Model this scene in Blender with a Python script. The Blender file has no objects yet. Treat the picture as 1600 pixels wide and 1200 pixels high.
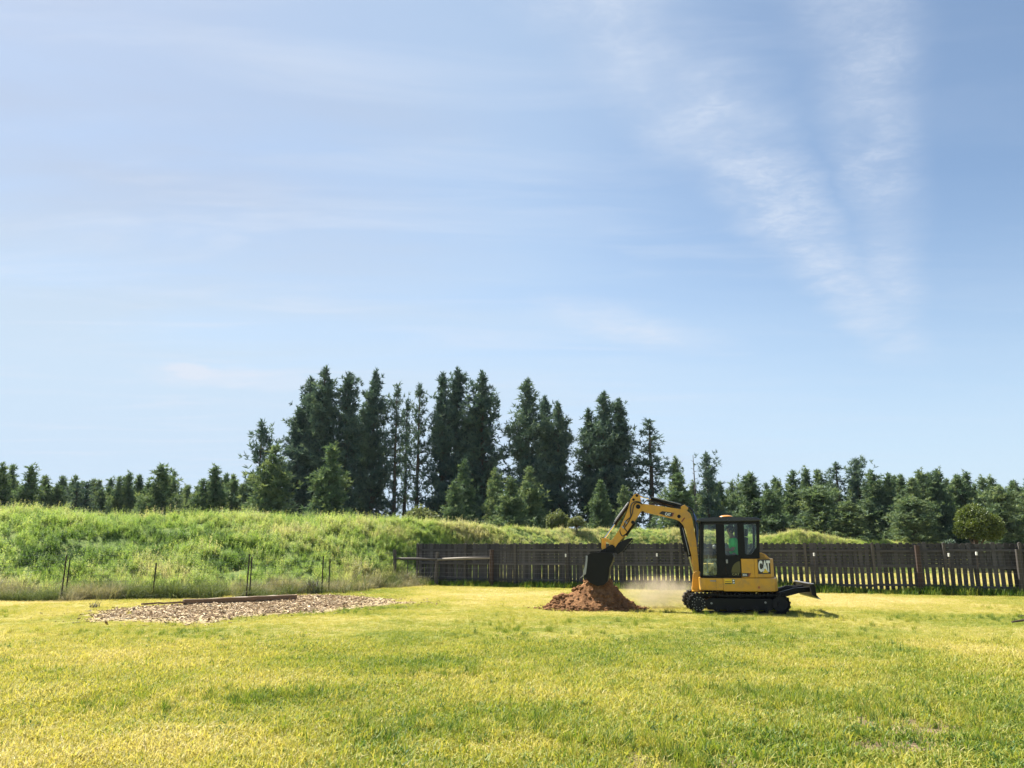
import bpy, bmesh, math, random
import numpy as np
from mathutils import Vector, Matrix, Euler

random.seed(7)
R = np.random.default_rng(11)
S = bpy.context.scene
COL = S.collection
rad = math.radians

# ------------------------------------------------------------------ camera, sky, sun, exposure
cam_d = bpy.data.cameras.new('camera')
cam_d.sensor_width = 36.0
cam_d.lens = 36.0 * 1210.0 / 1600.0
cam_d.clip_start, cam_d.clip_end = 0.1, 6000
cam = bpy.data.objects.new('camera', cam_d)
cam.location = (0, 0, 1.75)
cam.rotation_euler = (rad(90 + 11.86), 0, 0)
COL.objects.link(cam)
S.camera = cam

SUN_EL, SUN_AZ = 50.0, -45.0            # degrees; azimuth clockwise from +Y (negative: to the left)
to_sun = Vector((math.sin(rad(SUN_AZ)) * math.cos(rad(SUN_EL)),
                 math.cos(rad(SUN_AZ)) * math.cos(rad(SUN_EL)), math.sin(rad(SUN_EL))))
sun_d = bpy.data.lights.new('sun', 'SUN')
sun_d.energy, sun_d.angle, sun_d.color = 5.0, rad(0.55), (1.0, 0.93, 0.79)
sun = bpy.data.objects.new('sun', sun_d)
sun.rotation_euler = to_sun.to_track_quat('Z', 'Y').to_euler()
sun.location = to_sun * 60
COL.objects.link(sun)

S.view_settings.view_transform = 'Standard'
S.view_settings.look = 'None'
S.view_settings.exposure = 1.6
S.view_settings.gamma = 1.0
S.view_settings.use_curve_mapping = False


class NT:
    """small helper for building node trees"""
    def __init__(self, tree):
        self.t = tree

    def n(self, kind, **kw):
        nd = self.t.nodes.new(kind)
        ins = kw.pop('ins', {})
        for k, v in kw.items():
            setattr(nd, k, v)
        for k, v in ins.items():
            self.put(nd.inputs[k], v)
        return nd

    def put(self, sock, v):
        if isinstance(v, bpy.types.NodeSocket):
            self.t.links.new(v, sock)
        elif isinstance(v, bpy.types.Node):
            self.t.links.new(v.outputs[0], sock)
        else:
            sock.default_value = v

    def m(self, op, a, b=0.0, c=0.0, clamp=False):
        nd = self.t.nodes.new('ShaderNodeMath')
        nd.operation = op
        nd.use_clamp = clamp
        for i, v in enumerate((a, b, c)):
            self.put(nd.inputs[i], v)
        return nd.outputs[0]

    def ss(self, x, lo, hi):
        nd = self.t.nodes.new('ShaderNodeMapRange')
        nd.interpolation_type = 'SMOOTHSTEP'
        self.put(nd.inputs['Value'], x)
        nd.inputs['From Min'].default_value = lo
        nd.inputs['From Max'].default_value = hi
        return nd.outputs['Result']

    def mix(self, f, a, b, blend='MIX'):
        nd = self.t.nodes.new('ShaderNodeMix')
        nd.data_type = 'RGBA'
        nd.blend_type = blend
        self.put(nd.inputs[0], f)
        self.put(nd.inputs[6], a)
        self.put(nd.inputs[7], b)
        return nd.outputs[2]

    def noise(self, vec, scale, detail=4.0, rough=0.55, dist=0.0):
        nd = self.t.nodes.new('ShaderNodeTexNoise')
        if vec is not None:
            self.put(nd.inputs['Vector'], vec)
        nd.inputs['Scale'].default_value = scale
        nd.inputs['Detail'].default_value = detail
        nd.inputs['Roughness'].default_value = rough
        nd.inputs['Distortion'].default_value = dist
        return nd.outputs['Fac']

    def ramp(self, f, stops):
        nd = self.t.nodes.new('ShaderNodeValToRGB')
        e = nd.color_ramp.elements
        while len(e) < len(stops):
            e.new(0.5)
        for el, (p, c) in zip(e, stops):
            el.position = p
            el.color = c if len(c) == 4 else (*c, 1)
        self.put(nd.inputs[0], f)
        return nd.outputs[0]


W = bpy.data.worlds.new('World')
S.world = W
W.use_nodes = True
W.node_tree.nodes.clear()
q = NT(W.node_tree)
sky = q.n('ShaderNodeTexSky', sky_type='NISHITA', sun_disc=False, sun_elevation=rad(SUN_EL), sun_rotation=rad(SUN_AZ),
          altitude=700.0, air_density=1.0, dust_density=0.6, ozone_density=1.6)
tc = q.n('ShaderNodeTexCoord')
nrm = q.n('ShaderNodeVectorMath', operation='NORMALIZE', ins={0: tc.outputs['Generated']})
sp = q.n('ShaderNodeSeparateXYZ', ins={0: nrm.outputs[0]})
dx, dy, dz = sp.outputs
zz = q.m('ADD', q.m('MAXIMUM', dz, 0.0), 0.02)
qx, qy = q.m('DIVIDE', dx, zz), q.m('DIVIDE', dy, zz)          # a high flat cloud layer
plane = q.n('ShaderNodeCombineXYZ', ins={0: qx, 1: qy}).outputs[0]
front = q.ss(dy, 0.0, 0.3)


def trail(p0, p1, width, wob, lo, hi, soft):
    """a spread vapour trail: straight line in the cloud layer, feathered and broken up by noise"""
    ax, ay = p1[0] - p0[0], p1[1] - p0[1]
    L = math.hypot(ax, ay)
    ax, ay = ax / L, ay / L
    u, v = q.m('SUBTRACT', qx, p0[0]), q.m('SUBTRACT', qy, p0[1])
    along = q.m('ADD', q.m('MULTIPLY', u, ax), q.m('MULTIPLY', v, ay))
    d = q.m('SUBTRACT', q.m('MULTIPLY', v, ax), q.m('MULTIPLY', u, ay))
    nz = q.m('SUBTRACT', q.noise(plane, 2.2, 6, 0.6), 0.5)
    d = q.m('ABSOLUTE', q.m('ADD', d, q.m('MULTIPLY', nz, wob)))
    core = q.m('SUBTRACT', 1.0, q.ss(d, width * 0.1, width * soft))
    ends = q.m('MULTIPLY', q.ss(along, lo[0], lo[1]), q.m('SUBTRACT', 1.0, q.ss(along, hi[0], hi[1])))
    return q.m('MULTIPLY', core, ends)


rip = q.noise(q.n('ShaderNodeMapping', ins={0: plane, 'Rotation': (0, 0, rad(35)), 'Scale': (0.8, 1.1, 1.0)}).outputs[0], 24.0, 8, 0.74, 0.9)
rip2 = q.noise(plane, 5.0, 5, 0.6, 0.4)
rip3 = q.noise(plane, 1.7, 4, 0.6, 0.8)
tex = q.m('MULTIPLY', q.m('ADD', q.m('MULTIPLY', q.ss(rip, 0.30, 0.72), 0.6), 0.4), q.m('MULTIPLY', q.ss(rip2, 0.20, 0.66), q.m('ADD', q.m('MULTIPLY', q.ss(rip3, 0.3, 0.7), 0.7), 0.3)))
tA = q.m('MULTIPLY', trail((0.191, 1.269), (1.837, 3.57), 0.13, 0.30, (-1.6, -0.3), (2.1, 3.6), 1.5), 0.58)
tB = q.m('MULTIPLY', trail((0.64, 1.269), (1.64, 3.17), 0.13, 0.12, (-2.2, 0.2), (1.5, 3.0), 1.2), 0.46)
tC = q.m('MULTIPLY', trail((0.05, 2.86), (1.2, 3.75), 0.16, 0.3, (-0.1, 0.4), (0.7, 1.5), 1.6), 0.60)
trails = q.m('MULTIPLY', q.m('MULTIPLY', q.m('MAXIMUM', tA, q.m('MAXIMUM', tB, tC)), q.m('ADD', q.m('MULTIPLY', tex, 1.15), 0.26)), front)
# broad cirrus veil, thicker towards the sun's side, in long soft streaks
st_v = q.n('ShaderNodeMapping', ins={0: plane, 'Rotation': (0, 0, rad(12)), 'Scale': (0.55, 1.7, 1.0)}).outputs[0]
v1 = q.noise(st_v, 0.75, 6, 0.55, 0.5)
v2 = q.noise(st_v, 2.6, 6, 0.6, 0.3)
side = q.ss(q.m('SUBTRACT', q.m('MULTIPLY', dy, 0.35), dx), -0.28, 0.75)
veil = q.m('MULTIPLY', q.m('ADD', q.m('MULTIPLY', q.ss(q.m('ADD', q.m('MULTIPLY', v1, 0.85), q.m('MULTIPLY', v2, 0.15)), 0.30, 0.75), 0.45), 0.6), q.m('ADD', q.m('MULTIPLY', side, 0.74), 0.14))
low = q.m('MULTIPLY', q.m('SUBTRACT', 1.0, q.ss(dz, 0.0, 0.40)), 0.75)
# one small bright puff low over the left treeline
pd = Vector((-0.4239, 1.0, 0.2291)).normalized()
du = q.m('ADD', q.m('MULTIPLY', q.m('SUBTRACT', dx, pd.x), pd.y), q.m('MULTIPLY', q.m('SUBTRACT', dy, pd.y), -pd.x))
dv = q.m('SUBTRACT', dz, pd.z)
wob = q.m('MULTIPLY', q.m('SUBTRACT', q.noise(q.n('ShaderNodeMapping', ins={0: nrm.outputs[0], 'Scale': (1, 1, 3)}).outputs[0], 16.0, 6, 0.65), 0.5), 2.6)


def puff(ou, ov, su, sv, amp):
    a = q.m('POWER', q.m('DIVIDE', q.m('ADD', du, ou), su), 2.0)
    b = q.m('POWER', q.m('DIVIDE', q.m('ADD', dv, ov), sv), 2.0)
    r = q.m('ADD', q.m('ADD', a, b), wob)
    return q.m('MULTIPLY', q.m('MULTIPLY', q.m('SUBTRACT', 1.0, q.ss(r, 0.0, 1.3)), amp), front)


pf = q.m('ADD', puff(0.0, 0.0, 0.032, 0.011, 0.95), puff(-0.045, 0.006, 0.12, 0.014, 0.45))
w1 = q.noise(q.n('ShaderNodeMapping', ins={0: plane, 'Rotation': (0, 0, rad(8)), 'Scale': (0.5, 1.9, 1.0)}).outputs[0], 1.5, 8, 0.62, 0.7)
wisps = q.m('MULTIPLY', q.m('MULTIPLY', q.ss(w1, 0.46, 0.74), q.m('ADD', q.m('MULTIPLY', side, 0.40), 0.08)), front)
cover = q.m('ADD', veil, low, clamp=True)
skyc = q.mix(1.0, sky.outputs[0], (1.06, 1.09, 1.06, 1), 'MULTIPLY')
cloud = q.n('ShaderNodeRGB')
cloud.outputs[0].default_value = (4.15, 5.15, 6.25, 1)
grey = q.n('ShaderNodeRGB')
grey.outputs[0].default_value = (3.50, 3.95, 4.85, 1)
thick = q.m('MULTIPLY', q.ss(q.m('ADD', side, q.m('MULTIPLY', q.m('SUBTRACT', v1, 0.5), 0.8)), 0.55, 1.15), q.ss(dz, 0.18, 0.5))
veilcol = q.mix(thick, cloud.outputs[0], grey.outputs[0])
white = q.n('ShaderNodeRGB')
white.outputs[0].default_value = (4.9, 5.4, 6.2, 1)
final = q.mix(q.m('ADD', q.m('ADD', trails, wisps), pf, clamp=True), q.mix(cover, skyc, veilcol), white.outputs[0])
bg = q.n('ShaderNodeBackground', ins={0: final, 1: 0.05})
wo = q.n('ShaderNodeOutputWorld', ins={0: bg.outputs[0]})


# ------------------------------------------------------------------ noise in numpy
def _hash(ix, iy, seed):
    h = (ix.astype(np.int64) * 374761393 + iy.astype(np.int64) * 668265263 + seed * 1442695041) & 0x7fffffff
    h = ((h ^ (h >> 13)) * 1274126177) & 0x7fffffff
    return ((h ^ (h >> 16)) & 0xffff) / 65535.0


def vnoise(x, y, s, seed=0):
    x, y = np.asarray(x, float) * s, np.asarray(y, float) * s
    ix, iy = np.floor(x), np.floor(y)
    fx, fy = x - ix, y - iy
    fx, fy = fx * fx * (3 - 2 * fx), fy * fy * (3 - 2 * fy)
    a, b = _hash(ix, iy, seed), _hash(ix + 1, iy, seed)
    c, d = _hash(ix, iy + 1, seed), _hash(ix + 1, iy + 1, seed)
    return (a * (1 - fx) + b * fx) * (1 - fy) + (c * (1 - fx) + d * fx) * fy


def fbm(x, y, s, seed=0, octs=4):
    t, amp, tot = 0, 1.0, 0
    for o in range(octs):
        t = t + amp * vnoise(x, y, s * 2 ** o, seed + o * 17)
        tot += amp
        amp *= 0.55
    return t / tot


def sstep(x, a, b):
    t = np.clip((x - a) / (b - a), 0, 1)
    return t * t * (3 - 2 * t)


# ------------------------------------------------------------------ object helpers
def tag(o, label=None, cat=None, group=None, kind=None):
    if label:
        o['label'] = label
    if cat:
        o['category'] = cat
    if group:
        o['group'] = group
    if kind:
        o['kind'] = kind
    return o


def empty(name, loc=(0, 0, 0), rz=0.0):
    o = bpy.data.objects.new(name, None)
    o.empty_display_size = 0.3
    o.location = loc
    o.rotation_euler = (0, 0, rz)
    COL.objects.link(o)
    return o


def link(name, me, parent=None, mat=None):
    o = bpy.data.objects.new(name, me)
    COL.objects.link(o)
    if mat is not None:
        me.materials.append(mat)
    if parent is not None:
        o.parent = parent
    return o


def obj(name, bm, mat, parent=None, smooth=False):
    me = bpy.data.meshes.new(name)
    bmesh.ops.recalc_face_normals(bm, faces=bm.faces)
    bm.to_mesh(me)
    bm.free()
    if smooth:
        for p in me.polygons:
            p.use_smooth = True
    return link(name, me, parent, mat)


def np_mesh(name, verts, faces_flat, loop_counts, smooth=False):
    me = bpy.data.meshes.new(name)
    verts = np.asarray(verts, np.float32)
    ff = np.asarray(faces_flat, np.int32).ravel()
    lc = np.asarray(loop_counts, np.int32).ravel()
    me.vertices.add(len(verts))
    me.vertices.foreach_set('co', verts.ravel())
    me.loops.add(len(ff))
    me.loops.foreach_set('vertex_index', ff)
    me.polygons.add(len(lc))
    st = np.concatenate([[0], np.cumsum(lc)[:-1]]).astype(np.int32)
    me.polygons.foreach_set('loop_start', st)
    me.polygons.foreach_set('loop_total', lc)
    me.polygons.foreach_set('use_smooth', np.full(len(lc), smooth, bool))
    me.update(calc_edges=True)
    return me


def vattr(me, name, vals):
    a = me.attributes.new(name, 'FLOAT', 'POINT')
    a.data.foreach_set('value', np.asarray(vals, np.float32).ravel())


def add_box(bm, c, s, rot=None, bevel=0.0):
    r = bmesh.ops.create_cube(bm, size=1.0)
    M = Matrix.Translation(c) @ (rot.to_4x4() if rot is not None else Matrix.Identity(4)) @ Matrix.Diagonal((s[0], s[1], s[2], 1))
    bmesh.ops.transform(bm, matrix=M, verts=r['verts'])
    if bevel > 0:
        es = list({e for v in r['verts'] for e in v.link_edges})
        bmesh.ops.bevel(bm, geom=es, offset=bevel, segments=2, profile=0.6, affect='EDGES')


def add_prism(bm, prof, v0, v1, bevel=0.0, seg=2):
    """profile in the x-z plane, extruded along y from v0 to v1"""
    a = [bm.verts.new((p[0], v0, p[1])) for p in prof]
    b = [bm.verts.new((p[0], v1, p[1])) for p in prof]
    fs = [bm.faces.new(a), bm.faces.new(b[::-1])]
    n = len(prof)
    for i in range(n):
        j = (i + 1) % n
        fs.append(bm.faces.new((a[i], b[i], b[j], a[j])))
    if bevel > 0:
        es = list({e for f in fs[:2] for e in f.edges})
        bmesh.ops.bevel(bm, geom=es, offset=bevel, segments=seg, profile=0.6, affect='EDGES')


def add_cyl(bm, p0, p1, r0, r1=None, n=14, caps=True):
    r1 = r0 if r1 is None else r1
    p0, p1 = Vector(p0), Vector(p1)
    d = p1 - p0
    M = Matrix.Translation((p0 + p1) / 2) @ d.to_track_quat('Z', 'Y').to_matrix().to_4x4()
    bmesh.ops.create_cone(bm, cap_ends=caps, segments=n, radius1=r0, radius2=r1, depth=d.length, matrix=M)


def add_tube(bm, pts, r, n=8):
    pts = [Vector(p) for p in pts]
    rs = r if isinstance(r, (list, tuple)) else [r] * len(pts)
    rings = []
    up = Vector((0.13, 0.97, 0.2)).normalized()
    for i, p in enumerate(pts):
        t = (pts[min(i + 1, len(pts) - 1)] - pts[max(i - 1, 0)]).normalized()
        a = t.cross(up)
        if a.length < 1e-3:
            a = t.cross(Vector((1, 0, 0)))
        a.normalize()
        b = t.cross(a)
        rings.append([bm.verts.new(p + (a * math.cos(k * 2 * math.pi / n) + b * math.sin(k * 2 * math.pi / n)) * rs[i]) for k in range(n)])
    for A, B in zip(rings, rings[1:]):
        for k in range(n):
            bm.faces.new((A[k], A[(k + 1) % n], B[(k + 1) % n], B[k]))
    bm.faces.new(rings[0][::-1])
    bm.faces.new(rings[-1])


def spline(pts, n=8):
    P = [np.array(p, float) for p in pts]
    P = [2 * P[0] - P[1]] + P + [2 * P[-1] - P[-2]]
    out = []
    for i in range(1, len(P) - 2):
        for k in range(n):
            t = k / n
            out.append(0.5 * (2 * P[i] + (P[i + 1] - P[i - 1]) * t + (2 * P[i - 1] - 5 * P[i] + 4 * P[i + 1] - P[i + 2]) * t * t
                              + (3 * P[i] - P[i - 1] - 3 * P[i + 1] + P[i + 2]) * t ** 3))
    out.append(P[-2])
    return [tuple(p) for p in out]


# ------------------------------------------------------------------ materials
def new_mat(name):
    m = bpy.data.materials.new(name)
    m.use_nodes = True
    m.node_tree.nodes.clear()
    return m, NT(m.node_tree)


def surf(name, col, rough=0.6, metal=0.0, var=0.25, vscale=6.0, bump=0.0, bscale=40.0, rnd=0.0, dirt=None, coat=0.0, grain=None, spec=0.5):
    """painted / weathered solid: noise variation, optional per-object tint, dirt film and fine relief"""
    m, g = new_mat(name)
    co = g.n('ShaderNodeTexCoord').outputs['Object']
    src = co
    if grain:
        src = g.n('ShaderNodeMapping', ins={0: co, 'Scale': grain}).outputs[0]
    nz = g.noise(src, vscale, 6, 0.62)
    k = g.m('ADD', g.m('MULTIPLY', g.m('SUBTRACT', nz, 0.5), 2 * var), 1.0)
    if rnd:
        oi = g.n('ShaderNodeObjectInfo')
        k = g.m('MULTIPLY', k, g.m('ADD', g.m('MULTIPLY', oi.outputs['Random'], 2 * rnd), 1.0 - rnd))
    c = g.mix(1.0, (*col, 1), g.n('ShaderNodeCombineColor', ins={0: k, 1: k, 2: k}).outputs[0], 'MULTIPLY')
    if dirt:
        dn = g.ss(g.noise(co, dirt[1], 7, 0.7, 0.4), 0.44, 0.74)
        c = g.mix(g.m('MULTIPLY', dn, dirt[2]), c, (*dirt[0], 1))
    b = g.n('ShaderNodeBsdfPrincipled', ins={'Base Color': c, 'Metallic': metal})
    g.put(b.inputs['Roughness'], g.m('ADD', g.m('MULTIPLY', g.m('SUBTRACT', nz, 0.5), 0.3), rough))
    b.inputs['Coat Weight'].default_value = coat
    b.inputs['Specular IOR Level'].default_value = spec
    if bump:
        bp = g.n('ShaderNodeBump', ins={'Strength': bump, 'Distance': 0.02, 'Height': g.noise(src, bscale, 5, 0.6)})
        g.put(b.inputs['Normal'], bp.outputs[0])
    g.n('ShaderNodeOutputMaterial', ins={0: b.outputs[0]})
    return m


def leafy(name, stops, attr='tint', instancer=True, trans=0.35, rough=0.6, rnd=0.0, shine=0.12):
    """leaf / blade material: colour ramp over a per-piece tint, part of the light passes through"""
    m, g = new_mat(name)
    if instancer == 'both':
        a = g.n('ShaderNodeAttribute', attribute_type='INSTANCER', attribute_name=attr).outputs['Fac']
        b2 = g.n('ShaderNodeAttribute', attribute_type='GEOMETRY', attribute_name='shade').outputs['Fac']
        a = g.m('ADD', a, g.m('MULTIPLY', g.m('SUBTRACT', b2, 0.5), 0.38), clamp=True)
    else:
        a = g.n('ShaderNodeAttribute', attribute_type='GEOMETRY', attribute_name=attr).outputs['Fac']
    if rnd:
        oi = g.n('ShaderNodeObjectInfo')
        a = g.m('ADD', a, g.m('MULTIPLY', g.m('SUBTRACT', oi.outputs['Random'], 0.5), rnd), clamp=True)
    c = g.ramp(a, stops)
    d = g.n('ShaderNodeBsdfDiffuse', ins={0: c})
    tcol = g.mix(1.0, c, (1.15, 1.12, 0.70, 1), 'MULTIPLY')
    t = g.n('ShaderNodeBsdfTranslucent', ins={0: tcol})
    x = g.n('ShaderNodeMixShader', ins={0: trans, 1: d.outputs[0], 2: t.outputs[0]})
    gl = g.n('ShaderNodeBsdfGlossy', ins={'Roughness': rough, 'Color': (0.9, 0.95, 1.0, 1)})
    y = g.n('ShaderNodeMixShader', ins={0: shine, 1: x.outputs[0], 2: gl.outputs[0]})
    g.n('ShaderNodeOutputMaterial', ins={0: y.outputs[0]})
    return m


M = {}
M['yellow'] = surf('machine_yellow', (0.64, 0.32, 0.022), 0.40, 0, 0.14, 3.5, 0.04, 60, dirt=((0.30, 0.19, 0.085), 4.0, 0.60), coat=0.15)
M['black_paint'] = surf('black_paint', (0.006, 0.0065, 0.008), 0.5, 0, 0.3, 5.0, 0.03, 50, dirt=((0.03, 0.024, 0.018), 6.0, 0.14), spec=0.22)
M['roof_black'] = surf('cab_roof_black', (0.010, 0.012, 0.017), 0.30, 0, 0.2, 4.0, 0.02, 40, coat=0.3)
M['rubber'] = surf('track_rubber', (0.0075, 0.0075, 0.0085), 0.7, 0, 0.4, 8.0, 0.2, 60, dirt=((0.03, 0.023, 0.016), 9.0, 0.25), spec=0.2)
M['steel_dark'] = surf('worn_dark_steel', (0.010, 0.011, 0.015), 0.5, 0.3, 0.4, 7.0, 0.1, 40, dirt=((0.05, 0.033, 0.02), 7.0, 0.3), spec=0.3)
M['steel_worn'] = surf('worn_bright_steel', (0.32, 0.33, 0.36), 0.38, 0.9, 0.3, 9.0, 0.08, 60, dirt=((0.16, 0.11, 0.07), 7.0, 0.35))
M['chrome'] = surf('chrome_rod', (0.62, 0.64, 0.68), 0.14, 1.0, 0.05, 5.0)
M['hose'] = surf('hose_rubber', (0.012, 0.013, 0.016), 0.32, 0, 0.2, 10.0)
M['hose_blue'] = surf('blue_grey_hose', (0.06, 0.11, 0.26), 0.35, 0, 0.2, 10.0)  # plain blue-grey base colour for hoses beside the boom
M['decal_black'] = surf('black_decal', (0.012, 0.012, 0.014), 0.35, 0, 0.1, 10.0)
M['decal_white'] = surf('white_print', (0.80, 0.80, 0.78), 0.45, 0, 0.05, 10.0)
M['decal_yellow'] = surf('yellow_print', (0.80, 0.52, 0.03), 0.45, 0, 0.05, 10.0)
M['decal_red'] = surf('red_print', (0.22, 0.045, 0.022), 0.45, 0, 0.1, 10.0)
M['amber'] = surf('amber_lens', (0.62, 0.25, 0.03), 0.35, 0, 0.1, 10.0, coat=0.6)
M['seat'] = surf('seat_fabric', (0.022, 0.022, 0.025), 0.8, 0, 0.3, 12.0, 0.1, 80)
M['grey_plastic'] = surf('grey_plastic', (0.30, 0.30, 0.31), 0.4, 0, 0.15, 10.0)
M['reflector'] = surf('rusty_reflector', (0.35, 0.09, 0.03), 0.5, 0, 0.2, 20.0)
M['shirt'] = surf('green_shirt', (0.05, 0.62, 0.14), 0.85, 0, 0.25, 9.0, 0.15, 40)
M['skin'] = surf('skin', (0.26, 0.145, 0.095), 0.55, 0, 0.1, 20.0)
M['jeans'] = surf('dark_trousers', (0.03, 0.04, 0.07), 0.85, 0, 0.3, 20.0)
M['cap'] = surf('dark_cap', (0.015, 0.017, 0.022), 0.8, 0, 0.2, 20.0)
M['boot'] = surf('brown_boot', (0.08, 0.05, 0.03), 0.7, 0, 0.2, 20.0)
M['picket'] = surf('weathered_pickets', (0.050, 0.047, 0.050), 0.85, 0, 0.55, 5.0, 0.4, 14.0, rnd=0.55, grain=(9, 9, 0.8))
M['rail'] = surf('weathered_rails', (0.072, 0.067, 0.070), 0.85, 0, 0.4, 5.0, 0.35, 14.0, rnd=0.2, grain=(0.8, 9, 9))
M['post_brown'] = surf('brown_post_wood', (0.055, 0.033, 0.026), 0.85, 0, 0.4, 6.0, 0.3, 14.0, grain=(8, 8, 0.8))
M['post_grey'] = surf('grey_post_wood', (0.068, 0.060, 0.055), 0.85, 0, 0.4, 6.0, 0.3, 14.0, rnd=0.2, grain=(8, 8, 0.8))
M['pole'] = surf('barkless_pole', (0.22, 0.19, 0.16), 0.7, 0, 0.3, 5.0, 0.2, 20.0, grain=(1, 8, 8))
M['tpost'] = surf('rusty_steel_post', (0.055, 0.045, 0.04), 0.7, 0.3, 0.4, 14.0)
M['post_tip'] = surf('white_post_tip', (0.72, 0.72, 0.70), 0.6, 0, 0.1, 14.0)
M['wire'] = surf('galvanised_wire', (0.17, 0.17, 0.18), 0.45, 0.7, 0.2, 14.0)
M['bark'] = surf('pine_bark', (0.085, 0.060, 0.045), 0.9, 0, 0.45, 3.0, 0.6, 10.0, rnd=0.2, grain=(4, 4, 0.7))
M['dead_wood'] = surf('dead_grey_wood', (0.14, 0.125, 0.11), 0.9, 0, 0.3, 4.0, 0.4, 10.0)
M['timber'] = surf('old_timber', (0.15, 0.095, 0.055), 0.85, 0, 0.4, 4.0, 0.4, 16.0, grain=(0.7, 8, 8))
M['twig'] = surf('dark_twig', (0.075, 0.055, 0.04), 0.9, 0, 0.3, 10.0)

# ------------------------------------------------------------------ ground
def dryness(x, y):
    a = fbm(x, y * 0.8, 0.19, 3, 4)
    b = fbm(x, y * 0.9, 0.9, 5, 4)
    d = 0.60 + (a - 0.5) * 0.95 + (b - 0.5) * 0.55
    d += 0.04 * sstep(y, 13, 22)
    d -= 0.03 * (1 - sstep(y, 7, 11))
    d -= 0.22 * np.exp(-(((x - 3.1) / 1.0) ** 2 + ((y - 9.7) / 0.7) ** 2))      # lush tussocks in the foreground
    d -= 0.30 * np.exp(-(((x + 2.9) / 0.5) ** 2 + ((y - 9.6) / 0.35) ** 2))
    d -= 0.15 * np.exp(-(((x + 9) / 3.0) ** 2 + ((y - 20.5) / 2.0) ** 2))
    d -= 0.18 * sstep(x, 4.2, 6.5) * (1 - sstep(y, 9, 13))
    return np.clip(d, 0, 1)


def bareness(x, y):
    b = fbm(x, y, 0.8, 41, 4)
    z = np.exp(-(((x - 1.3) / 1.9) ** 2 + ((y - 6.7) / 1.0) ** 2)) * 0.26 + np.exp(-(((x - 3.9) / 0.7) ** 2 + ((y - 8.3) / 0.6) ** 2)) * 0.62
    z += np.exp(-(((x - 3.4) / 0.55) ** 2 + ((y - 7.3) / 0.4) ** 2)) * 0.42
    z += np.exp(-(((x - 2.9) / 0.5) ** 2 + ((y - 8.9) / 0.25) ** 2)) * 0.3
    return np.clip(z * (0.4 + 1.3 * b), 0, 1)


def lawn_z(x, y):
    near = 1 - sstep(y, 18, 30)
    return ((fbm(x, y, 0.55, 8, 3) - 0.5) * 0.10 + (fbm(x, y, 2.2, 9, 2) - 0.5) * 0.03) * (0.35 + 0.65 * near)


gx = np.concatenate([[-620, -400, -180, -100, -70, -52], np.arange(-42, 42.01, 0.35), [52, 70, 100, 180, 400, 620]])
gy = np.concatenate([[-120, -80, -25, -8, 0], np.arange(4, 62.01, 0.35), [72, 90, 120, 180, 350, 620]])
GX, GY = np.meshgrid(gx, gy)
GZ = np.where((np.abs(GX) < 42) & (GY > 3.9) & (GY < 62), lawn_z(GX, GY), 0)
nx, ny = len(gx), len(gy)
ii = (np.arange(ny - 1)[:, None] * nx + np.arange(nx - 1)[None, :]).ravel()
quads = np.stack([ii, ii + 1, ii + nx + 1, ii + nx], 1)
me = np_mesh('ground', np.stack([GX.ravel(), GY.ravel(), GZ.ravel()], 1), quads, np.full(len(quads), 4), True)
vattr(me, 'dry', dryness(GX.ravel(), GY.ravel()))
vattr(me, 'bare', bareness(GX.ravel(), GY.ravel()))
m, g = new_mat('lawn_ground')
co = g.n('ShaderNodeTexCoord').outputs['Object']
dry = g.n('ShaderNodeAttribute', attribute_name='dry').outputs['Fac']
bare = g.n('ShaderNodeAttribute', attribute_name='bare').outputs['Fac']
fine = g.noise(co, 9.0, 8, 0.72)
dd = g.m('ADD', dry, g.m('MULTIPLY', g.m('SUBTRACT', fine, 0.5), 0.7), clamp=True)
c = g.ramp(dd, [(0.0, (0.060, 0.095, 0.018)), (0.35, (0.165, 0.178, 0.040)), (0.65, (0.265, 0.238, 0.072)), (1.0, (0.36, 0.30, 0.14))])
soil = g.ramp(g.noise(co, 14.0, 6, 0.7), [(0.3, (0.10, 0.070, 0.045)), (0.7, (0.24, 0.18, 0.12))])
c = g.mix(g.ss(g.m('ADD', bare, g.m('MULTIPLY', g.m('SUBTRACT', fine, 0.5), 0.5)), 0.12, 0.4), c, soil)
bp = g.n('ShaderNodeBump', ins={'Strength': 0.7, 'Distance': 0.04, 'Height': g.noise(co, 16.0, 6, 0.7)})
b = g.n('ShaderNodeBsdfPrincipled', ins={'Base Color': c, 'Roughness': 0.95, 'Normal': bp.outputs[0]})
b.inputs['Specular IOR Level'].default_value = 0.1
g.n('ShaderNodeOutputMaterial', ins={0: b.outputs[0]})
tag(link('ground', me, None, m), kind='structure')


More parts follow.
